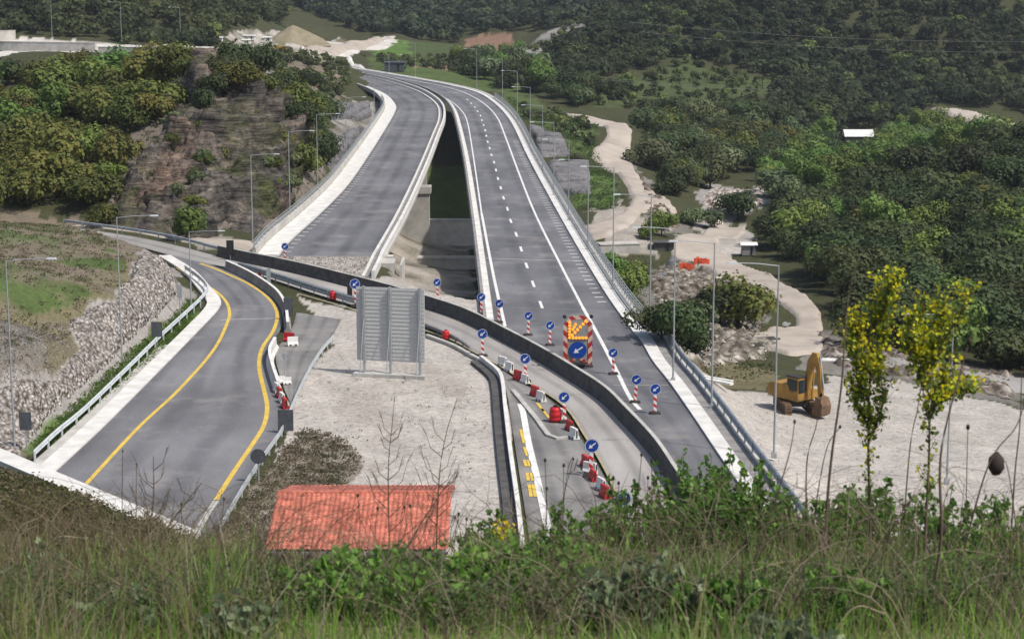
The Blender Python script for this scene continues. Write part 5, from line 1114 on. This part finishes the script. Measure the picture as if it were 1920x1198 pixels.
# netted dark slopes
def gab(label, poly):
    def f(X, Y, Z): return .5+np.where((Z/1.1) % 1 < .25, 0, .35)
    def c(X, Y, Z): return np.where(((Z/1.1) % 1 < .22)[..., None], (.10, .10, .105), (.20, .195, .20))*(1+.3*vnoise(X/.6, Y/.6)[..., None])
    return tag(patch('gabion_wall', poly, .4, f, M['rock'], c, kind=None, edge=.8), label, 'gabion wall')
gab('dark stepped gabion slope beside the track, lower one', [(1040, 366), (1112, 362), (1108, 312), (1090, 306), (1018, 312)]); gab('dark stepped gabion slope higher up behind the railing', [(1008, 300), (1075, 298), (1060, 265), (1025, 243), (985, 240)])
gab('dark gabion slope left of the far bridge end', [(612, 225), (700, 222), (695, 188), (616, 190)]); gab('grey inclined slab of stones on the rubble bank', [(1205, 545), (1240, 530), (1280, 480), (1248, 485)])
gab('grey netted slope below the left bridge edge', [(612, 330), (680, 262), (690, 235), (640, 250), (600, 290)])
for a_, b_, h_, lb in [((-30, 100), (180, 98), 2.2, 'long pale retaining wall of the upper road at far left'), ((185, 100), (330, 104), 1.4, 'lower pale retaining wall continuing the upper road'), ((-30, 84), (28, 76), 2.6, 'bulky pale concrete block at the far left top')]:
    p, q = hit(*a_), hit(*b_); wallbox('retaining_wall', lb, 'wall', p, q, .8, min(p.z, q.z)-2, max(p.z, q.z)+h_, M['conc'])
# cones along the far right: pipe culvert ring beneath the deck
q = Vector((-6.0, 330, -9)); b = MB(); n = 20
for k in range(n):
    a = 2*math.pi*k/n
    for r_, y in ((1.9, -.4), (1.9, .4), (1.5, .4), (1.5, -.4)): b.v.append(Vector((r_*math.cos(a), y, r_*math.sin(a))))
for k in range(n):
    for j in range(4): a0 = k*4+j; a1 = k*4+(j+1) % 4; c0 = ((k+1) % n)*4; b.face((a0, a1, c0+(j+1) % 4, c0+j))
o = b.build('pipe_ring', M['conc']); o.location = q; tag(o, 'large concrete pipe ring in the dark gap between the bridges', 'pipe')

# ------------------------------------------------------------------ FOREGROUND PLANTS
def tops(px, D, py):                                          # ground point and height of something whose top shows at (px, py), D metres away
    d = ray(px, py); t = D/d.y; x = d.x*t; z = CAMZ+d.z*t; g = Hs(x, D); return x, D, g, z-g
def grass(name, label, n, xr, yr, hr, pal, wid=.0035, lean=.35, mask=None, cat='grass'):
    x = rng.uniform(*xr, n); y = np.sqrt(rng.uniform(yr[0]**2, yr[1]**2, n)); px = 960+x/y*F
    k = np.abs(x) < y*.30+.4
    if mask is not None: k &= mask(px, y, x)
    x, y = x[k], y[k]; n = len(x); z = H(x, y)-.02
    cl = np.clip(vnoise(x/.5, y/.5)+.6, .15, 1.2); h = rng.uniform(*hr, n)*cl*np.where(np.abs(960+x/y*F-680) < 210, .62, 1); a = rng.uniform(0, 6.28, n); ln = np.abs(rng.normal(0, lean, n))*h
    segs = 3; V = np.zeros((n, 4, 2, 3)); wa = rng.uniform(-.9, .9, n); wx, wy = np.cos(wa), np.sin(wa); w_ = wid*rng.uniform(.6, 1.4, n)
    for s_ in range(4):
        t = s_/3; cx = x+np.cos(a)*ln*t**1.8; cy = y+np.sin(a)*ln*t**1.8; cz_ = z+h*(t-.25*(ln/h)*t*t); ww = w_*(1-t*.9)
        for j, sg in ((0, -1), (1, 1)): V[:, s_, j] = np.stack([cx+sg*wx*ww, cy+sg*wy*ww, cz_], -1)
    base = np.arange(n)[:, None]*8; q = np.concatenate([base+np.array([2*s_, 2*s_+1, 2*s_+3, 2*s_+2]) for s_ in range(3)], 1).reshape(-1, 4)
    c = np.array(pal)[rng.integers(0, len(pal), n)]*rng.uniform(.7, 1.3, (n, 1)); c = np.repeat(c, 8, 0)
    return tag(np_mesh(name, V.reshape(-1, 3), q, M['blade'], colors=c), label, cat, kind='stuff')
M['blade'] = tint_leaf('grass_blade', .5)
GR = [(.20, .38, .055), (.26, .44, .08), (.16, .30, .055), (.28, .36, .09)]; DRYC = [(.42, .35, .23), (.33, .27, .18), (.50, .43, .30)]; BR = [(.26, .20, .12), (.32, .25, .16), (.24, .24, .085), (.20, .24, .07)]
grass('green_grass', 'lush green grass in the lower foreground', 70000, (-4, 4), (4.0, 10.5), (.12, .34), GR, mask=lambda px, y, x: (px > 330+rng.normal(size=len(px))*120) & (rng.random(len(px)) < .9))
grass('green_grass', 'sparser green grass mixed into the brown scrub at left', 16000, (-4, 0), (4.0, 10.5), (.12, .34), GR, mask=lambda px, y, x: px < 420)
grass('dry_grass', 'pale dry grass stems through the foreground', 15000, (-4, 4), (4.0, 11.5), (.18, .50), DRYC, wid=.0022, lean=.6)
grass('green_grass', 'grass covering the slope falling away beyond the viewpoint', 30000, (-7, 7), (10.0, 22), (.15, .4), GR[:1]+GR[2:]+DRYC[:2], wid=.006)
grass('brown_scrub', 'tangled brown scrub in the left foreground', 26000, (-4, 0), (5.0, 11), (.15, .40), BR+[(.14, .15, .05)], wid=.003, lean=.8, mask=lambda px, y, x: px < 430+rng.normal(size=len(px))*70, cat='scrub')
grass('brown_scrub', 'tangle of brown twigs in the right foreground', 7000, (0, 4), (5.0, 10), (.15, .42), BR, wid=.0026, lean=1.1, mask=lambda px, y, x: (px > 1150+rng.normal(size=len(px))*80), cat='scrub')
tufts('weeds', 'patches of weeds and moss on the ledges of the brown cliff', [(220, 330), (330, 170), (395, 130), (560, 220), (640, 300), (560, 410), (420, 400), (330, 420)], 420, .8, [(.12, .15, .05), (.09, .11, .045), (.15, .14, .07)], hgt=1.6, cat='weeds', per=26)
tufts('broadleaf_weeds', 'small broad leaved weeds low in the foreground', [(-200, 1190), (0, 1130), (500, 1120), (1920, 1120), (2100, 1190)], 650, .034, [(.10, .17, .05), (.12, .15, .07), (.16, .15, .09)], dmin=3.0, hgt=.16, cat='weeds', per=60)
def twigs(label, n, pxr, Dr, hr, pal, r0=.0022):
    b = MB(); cols = []
    for k in range(n):
        px = random.uniform(*pxr); D = random.uniform(*Dr); x = (px-960)/F*D; g = Hs(x, D); a = random.uniform(0, 6.28); h = random.uniform(*hr); ln = h*random.uniform(.2, 1.3)
        p0 = Vector((x, D, g-.02)); p2 = p0+Vector((math.cos(a)*ln, math.sin(a)*ln*.5, h)); p1 = p0.lerp(p2, .5)+Vector((0, 0, h*.25)); p3 = p2+Vector((math.cos(a)*ln*.5, 0, -h*random.uniform(-.1, .2)))
        q = catmull([p0, p1, p2, p3], 9); n0 = len(b.v); b.tube(q, list(np.linspace(r0, .0007, 9)), 3, cap=False)
        for _ in range(random.randint(0, 4)):
            i = random.randint(3, 7); e = q[i]+Vector((random.uniform(-.07, .07), random.uniform(-.05, .05), random.uniform(.02, .1))); b.tube([q[i], e], [.0011, .0005], 3, cap=False)
        c = np.array(random.choice(pal))*random.uniform(.7, 1.3); cols += [c]*(len(b.v)-n0)
    return tag(np_mesh('dry_twigs', [tuple(v) for v in b.v], b.f, M['tintleaf'], colors=np.array(cols)), label, 'twigs', kind='stuff')
TW = [(.34, .27, .19), (.22, .16, .11), (.45, .38, .28), (.15, .11, .08)]
twigs('tangled dry twigs over the right foreground', 420, (1150, 1980), (5.2, 9.5), (.15, .5), TW)
twigs('tangled dry brown twigs over the left foreground', 380, (-60, 470), (5.5, 9.5), (.15, .42), [(.26, .20, .13), (.18, .14, .09), (.34, .28, .18)])
twigs('scattered pale twigs across the middle foreground', 220, (450, 1200), (5.0, 9.0), (.12, .42), TW)
def leaf_shrub(x, y, g, h, ns, spread, label, mat_l='fresh', lf=.031, dens=85, name='leafy_shrub', pal=None, cat='shrub'):
    th = empty(name, (x, y, g)); tag(th, label, cat, 'leafy shrubs in the foreground'); st = MB(); cs, ns_ = [], []; ns = int(ns*1.5)
    for k in range(ns):
        a = random.uniform(0, 6.28); r_ = spread*math.sqrt(random.random()); hh = h*random.uniform(.6, 1.0)*(1-.35*r_/spread*random.random()); p0 = Vector((r_*.35*math.cos(a), r_*.35*math.sin(a), -.03)); p1 = Vector((r_*math.cos(a), r_*math.sin(a), hh)); mid = p0.lerp(p1, .5)+Vector((random.uniform(-.03, .03), random.uniform(-.03, .03), 0))
        st.tube([p0, mid, p1], [.004, .003, .0012], 4)
        m_ = int(dens*hh/.5)
        for _ in range(m_):
            t = random.uniform(.15, 1.0); p = (p0.lerp(mid, t*2) if t < .5 else mid.lerp(p1, t*2-1)); aa = random.uniform(0, 6.28); rr_ = random.uniform(.004, .035)*(1.2-t*.6)
            cs.append(p+Vector((math.cos(aa)*rr_, math.sin(aa)*rr_, random.uniform(0, .015)))); ns_.append((math.cos(aa+1.57)+random.uniform(-.5, .5), math.sin(aa+1.57)+random.uniform(-.5, .5), random.uniform(-.2, 1.0)))
    st.build('stems', M['stem'], th); V, Q = quads(np.array([tuple(c) for c in cs]), np.array(ns_), rng.uniform(.6, 1.2, len(cs))*lf, .55)
    c = np.array(pal or [(.14, .27, .05), (.20, .34, .07), (.10, .19, .045)])[rng.integers(0, 3, len(cs))]*rng.uniform(.75, 1.25, (len(cs), 1))
    np_mesh('leaves', V, Q, M['tintleaf'], th, colors=np.repeat(c, 4, 0)); return th
for px, D, py, ns, sp, lb in [(1330, 8.8, 838, 36, .28, 'tallest leafy bush in front of the right kerb end'), (1400, 8.4, 860, 30, .25, 'leafy bush overlapping the foot of the right guardrail'), (1265, 8.2, 915, 20, .22, 'leafy bush at the lower end of the dark barrier'), (1190, 9.0, 880, 9, .14, 'narrow leafy stem rising over the detour lane'), (1110, 8.4, 925, 18, .2, 'leafy bush in front of the large arrow sign cluster'),
    (1060, 7.6, 985, 18, .22, 'low leafy bush between the ramp line and the arrow signs'), (900, 8.8, 945, 12, .16, 'thin leafy bush right of the red roof'), (960, 7.4, 1010, 16, .22, 'low leafy bush at the end of the white ramp line'), (1560, 8.0, 900, 20, .24, 'leafy bush left of the yellow shrubs'), (1660, 8.4, 885, 22, .26, 'leafy bush at the foot of the yellow shrubs'),
    (1480, 8.2, 905, 16, .24, 'leafy bush in front of the gravel lot near the lamp'), (1800, 8.0, 915, 18, .26, 'leafy bush right of the yellow shrubs'), (1890, 7.4, 935, 18, .26, 'leafy bush at the right frame edge'), (780, 7.8, 1015, 12, .18, 'small leafy bush at the lower right corner of the red roof'), (1180, 6.9, 1010, 20, .28, 'broad low leafy bush in the middle foreground'), (640, 7.0, 1080, 14, .25, 'small leafy bush below the red roof')]:
    x, y, g, h = tops(px, D, py); leaf_shrub(x, y, g, max(h, .15), ns, sp, lb)
for px, D, py, lb in [(60, 9.5, 905, 'brown olive bush at the left frame edge'), (200, 9.0, 960, 'brown olive bush before the portal wall'), (340, 8.2, 1010, 'brown olive bush at the lower end of the portal wall'), (120, 7.6, 990, 'low brown bush at lower left'), (450, 8, 1050, 'pale brown bush left below the red roof')]:
    x, y, g, h = tops(px, D, py); leaf_shrub(x, y, g, max(h, .15), 30, .35, lb, pal=[(.14, .13, .05), (.19, .14, .08), (.11, .12, .04)], lf=.022, dens=60, name='brown_shrub')
for k in range(16):
    px = 60+k*118+random.uniform(-40, 40); D = random.uniform(5.2, 7.0); x = (px-960)/F*D
    leaf_shrub(x, D, Hs(x, D), random.uniform(.12, .26), random.randint(10, 20), random.uniform(.12, .25), 'small low leafy clump in the near grass at the bottom of the picture', lf=random.uniform(.022, .04), dens=120, name='leafy_weed', pal=random.choice([None, [(.20, .36, .07), (.26, .42, .09), (.16, .28, .06)], [(.20, .26, .14), (.28, .34, .20), (.15, .20, .10)]]), cat='weed')
# the two yellow flowering shrubs
def pxpt(px, py, D): d = ray(px, py); t = D/d.y; return Vector((d.x*t, D, CAMZ+d.z*t))
def yellow_shrub(D, stems, label, seed):
    rs = random.Random(seed); base = pxpt(*stems[0][0], D); base.z = Hs(base.x, base.y); th = empty('yellow_flowering_shrub', base); tag(th, label, 'flowering shrub'); st = MB(); cf, cl = [], []
    for pts in stems:
        w3 = [pxpt(px, py, D+rs.uniform(-.06, .06))-base for px, py in pts]; nst = 30
        if pts is stems[0]: w3 = [Vector((0, 0, -.03))]+w3[1:]
        q = catmull(w3, 30); st.tube(q, list(np.linspace(.0075 if pts is stems[0] else .005, .0018, 30)), 5)
        for i in range(10 if pts is stems[0] else 2, 30):
            for _ in range(2):
                ln = rs.uniform(.02, .07); a = rs.uniform(0, 6.28); e = q[i]+Vector((math.cos(a)*ln*.8, math.sin(a)*ln*.8, ln*.9)); st.tube([q[i], e], [.0016, .0008], 3)
                if math.sin(i*.9+seed)+rs.uniform(-.8, .8) > -.1:
                    for _ in range(6): cf.append(e+Vector((rs.gauss(0, .013), rs.gauss(0, .017), rs.gauss(0, .017))))
                for _ in range(5): cl.append(q[i].lerp(e, rs.random())+Vector((rs.gauss(0, .012), rs.gauss(0, .012), rs.gauss(0, .012))))
    st.build('stems', M['stem'], th)
    for nm, cc, sz, pal in (('blossoms', cf, .0125, [(.80, .74, .04), (.62, .66, .05), (.85, .70, .03)]), ('leaves', cl, .014, [(.20, .29, .05), (.15, .22, .04), (.32, .34, .06)])):
        V, Q = quads(np.array([tuple(c) for c in cc]), rng.normal(size=(len(cc), 3)), rng.uniform(.6, 1.3, len(cc))*sz)
        c = np.array(pal)[rng.integers(0, 3, len(cc))]*rng.uniform(.8, 1.15, (len(cc), 1)); np_mesh(nm, V, Q, M['tintleaf'], th, colors=np.repeat(c, 4, 0))
yellow_shrub(7.6, [[(1640, 960), (1628, 830), (1632, 700), (1640, 600), (1672, 510)], [(1632, 760), (1605, 690), (1610, 610)], [(1630, 720), (1655, 650), (1658, 590)], [(1628, 830), (1655, 760), (1650, 700)], [(1632, 700), (1600, 660), (1598, 600)], [(1640, 620), (1660, 570), (1680, 520)], [(1630, 800), (1606, 760), (1600, 720)]], 'left yellow flowering shrub, narrow and taller, beside the excavator', 3)
yellow_shrub(7.4, [[(1735, 970), (1742, 850), (1740, 740), (1735, 650), (1728, 560)], [(1740, 700), (1770, 640), (1800, 590), (1815, 548)], [(1740, 690), (1705, 640), (1720, 590)], [(1745, 760), (1790, 740), (1828, 735)], [(1742, 740), (1712, 680), (1700, 620)], [(1742, 680), (1765, 610), (1760, 580)], [(1742, 790), (1765, 730), (1775, 690)]], 'right yellow flowering shrub with branches spreading wider', 5)
x, y, g, h = tops(948, 7.2, 985); cfl = [Vector((random.gauss(0, .02), random.gauss(0, .02), h-.02+random.gauss(0, .02))) for _ in range(60)]
th = empty('yellow_wildflower', (x, y, g)); tag(th, 'single yellow wildflower clump among the bushes below the ramp', 'wildflower'); MB().tube([(0, 0, -.02), (.01, 0, h)], .002, 4).build('stem', M['stem'], th)
V, Q = quads(np.array([tuple(c) for c in cfl]), rng.normal(size=(60, 3)), np.full(60, .014)); np_mesh('blossoms', V, Q, M['tintleaf'], th, colors=np.tile((.70, .55, .03), (240, 1)))
# bare saplings
def sapling(pts, D, label, seed, nb=16, r0=.006, blen=.35, name='bare_sapling'):
    rs = random.Random(seed); w3 = [pxpt(px, py, D) for px, py in pts]; base = w3[0].copy(); base.z = Hs(base.x, base.y); w3[0] = base+Vector((0, 0, -.03)); th = empty(name, base); tag(th, label, 'sapling'); q = catmull([p-base for p in w3], 30)
    t = MB(); t.tube(q, list(np.linspace(r0, .0015, 30)), 5); t.build('stem', M['stem'], th); b = MB()
    for k in range(nb):
        i = rs.randint(7, 27); a = rs.choice([0, math.pi])+rs.uniform(-.6, .6); L = blen*(1-i/38)*rs.uniform(.5, 1); e = q[i]+Vector((math.cos(a)*L*.6, math.sin(a)*L*.6, L)); m_ = q[i].lerp(e, .5)+Vector((math.cos(a)*L*.12, 0, -.02)); b.tube([q[i], m_, e], [.0025, .0018, .0009], 4)
        for _ in range(3):
            p = m_.lerp(e, rs.random()); a2 = a+rs.uniform(-1, 1); b.tube([p, p+Vector((math.cos(a2)*L*.2, math.sin(a2)*L*.2, L*.35))], [.0013, .0006], 3)
    b.build('branches', M['stem'], th); return th
sapling([(733, 1030), (728, 900), (735, 800), (740, 745)], 10.5, 'bare sapling in front of the gravel left of its twin', 1, 20)
sapling([(815, 1030), (822, 920), (835, 820), (858, 745)], 10.5, 'bare sapling right of its twin, leaning right', 2, 18)
sapling([(235, 1180), (250, 1060), (285, 960), (288, 855)], 8.5, 'bare twiggy sapling rising over the left road', 3, 12, .007)
sapling([(255, 1120), (300, 1010), (350, 940), (378, 905)], 8.0, 'dark forked twig leaning over the portal wall', 4, 6, .007)
sapling([(700, 1190), (725, 1090), (790, 980), (850, 890)], 7.0, 'long dark branch slanting across the red roof', 5, 6, .005)
sapling([(1055, 1060), (1056, 960), (1065, 880), (1075, 855)], 8.5, 'thin dark stalk standing on the ramp view', 6, 2, .004)
# tall dry stalks with seed heads
def stalk(pts, D, label, head=.018, r0=.005, heads=1, name='dry_stalk'):
    w3 = [pxpt(px, py, D) for px, py in pts]; base = w3[0].copy(); gz = Hs(base.x, base.y)
    if w3[0].z > gz: w3[0].z = gz-.02
    base = w3[0].copy(); th = empty(name, base); tag(th, label, 'dry stalk', 'dry stalks'); q = catmull([p-base for p in w3], 24)
    MB().tube(q, list(np.linspace(r0, .0016, 24)), 5).build('stem', M['stem'], th)
    rs = random.Random(int(pts[0][0]))
    for k in range(heads):
        b = MB(); c = q[-1-2*k]+Vector((rs.uniform(-.03, .03)*(k > 0), 0, rs.uniform(0, .03)*(k > 0)))
        b.tube([c+Vector((0, 0, -head)), c+Vector((0, 0, -head*.4)), c+Vector((0, 0, head*.4)), c+Vector((0, 0, head))], [head*.35, head*.72, head*.66, head*.15], 10); b.build('seed_head', M['seed'], th, True)
for a in [([(1742, 1198), (1752, 1100), (1765, 1000), (1764, 850), (1800, 700), (1818, 640)], 6.2, 'thick dark stalk running the full height at right', .012, .008), ([(1545, 1085), (1550, 960), (1560, 850), (1578, 720), (1590, 560), (1612, 470)], 7.2, 'tall reddish stalk left of the yellow shrubs', .01, .0075),
    ([(1765, 1000), (1766, 990)], 6.3, 'dark thistle head on the thick right stalk', .024, .004), ([(1520, 950), (1512, 880), (1530, 800), (1540, 740)], 7.8, 'slim dark stalk before the excavator', .008, .005), ([(1390, 1120), (1440, 980), (1480, 850), (1490, 790)], 7.0, 'slanting stalk crossing the foot of the tall lamp', .008, .005),
    ([(1690, 1010), (1705, 850), (1722, 760), (1730, 700)], 7.5, 'thin dark stalk between the yellow shrubs', .008, .004), ([(1790, 990), (1850, 880), (1905, 800), (1925, 740)], 7.0, 'dark stalk slanting to the right frame edge', .008, .0055), ([(1895, 1010), (1902, 900), (1912, 800), (1916, 690)], 7.2, 'dark stalk at the right frame edge', .008, .005),
    ([(1930, 930), (1890, 880), (1868, 868)], 7.2, 'bent stalk carrying a drooping dark seed head above the gravel lot', .045, .004), ([(1815, 950), (1813, 870), (1815, 800)], 8.0, 'short stalk with small dark head in front of the gravel lot', .012, .003), ([(1510, 960), (1545, 860), (1575, 800)], 7.6, 'thin stalk beside the tall reddish stalk', .008, .004),
    ([(228, 1100), (229, 960), (230, 845)], 9, 'thin stem rising over the left road at far left', .006, .003), ([(252, 1100), (255, 980), (256, 870)], 9, 'second thin stem rising over the left road', .006, .003), ([(1050, 1040), (1052, 960), (1075, 860)], 8.4, 'thin stem with small head over the ramp', .007, .003), ([(1110, 1060), (1118, 950), (1090, 878)], 8.4, 'fine stem with dark bud over the ramp asphalt', .007, .002)]: stalk(*a)
for i, (px, py) in enumerate([(1225, 905), (1218, 915), (1240, 885), (1222, 862), (1150, 895), (1203, 852), (1160, 905), (853, 970), (860, 963), (875, 972), (1022, 862), (1057, 872), (1025, 915), (758, 950), (708, 952), (769, 948), (671, 928), (1215, 895), (340, 945), (420, 935), (490, 975)]):
    stalk([(px+random.randint(-30, 30), 1060), (px+random.randint(-8, 8), (py+1060)//2), (px, py)], 8.0+.1*(i % 5), 'fine stem with tiny dark bud rising from the foreground grass', .009, .0016, 1, 'bud_stem')
# arching dry grass stems
for i, (pts, D) in enumerate([([(0, 1060), (30, 1000), (78, 968)], 7), ([(5, 1075), (35, 1010), (68, 985)], 7), ([(50, 1060), (95, 1015), (165, 1008)], 7), ([(1290, 1150), (1350, 1100), (1440, 1060), (1500, 1050)], 6.5), ([(1420, 1195), (1500, 1150), (1600, 1110)], 6), ([(1430, 1198), (1520, 1140), (1660, 1090)], 6.4), ([(200, 1170), (300, 1175), (400, 1190)], 6), ([(1180, 1198), (1290, 1120), (1400, 1020)], 6.3), ([(1800, 1100), (1830, 1040), (1850, 990)], 6.8), ([(1540, 1120), (1600, 1140), (1660, 1150)], 5.6)]):
    w3 = [pxpt(px, py, D) for px, py in pts]; o0 = Vector((w3[0].x, w3[0].y, Hs(w3[0].x, w3[0].y)-.02)); w3[0] = o0 if w3[0].z < o0.z+.4 else w3[0]; q = catmull([p-o0 for p in ([o0]+w3 if w3[0] is not o0 else w3)], 20)
    o = MB().tube(q, list(np.linspace(.0035, .0015, 20)), 4).build('dry_grass_stem', surf('straw', (.42, .35, .24), (.30, .24, .16), 6, .9) if i == 0 else bpy.data.materials['straw']); o.location = o0
    tag(o, 'long pale dry stem arching over the foreground grass', 'dry stem', 'arching dry stems')

# ------------------------------------------------------------------ HAZE
hz, ntz, bz = new_mat('thin_haze'); ntz.nodes.clear(); out = nd(ntz, 'ShaderNodeOutputMaterial'); pv = nd(ntz, 'ShaderNodeVolumePrincipled')
pv.inputs['Color'].default_value = (.86, .92, 1.0, 1); pv.inputs['Density'].default_value = .00011; pv.inputs['Anisotropy'].default_value = .3
ntz.links.new(pv.outputs[0], out.inputs['Volume'])
hb = MB().box((0, 1150, 32), (2400, 2420, 260)).build('haze', hz); tag(hb, kind='stuff')
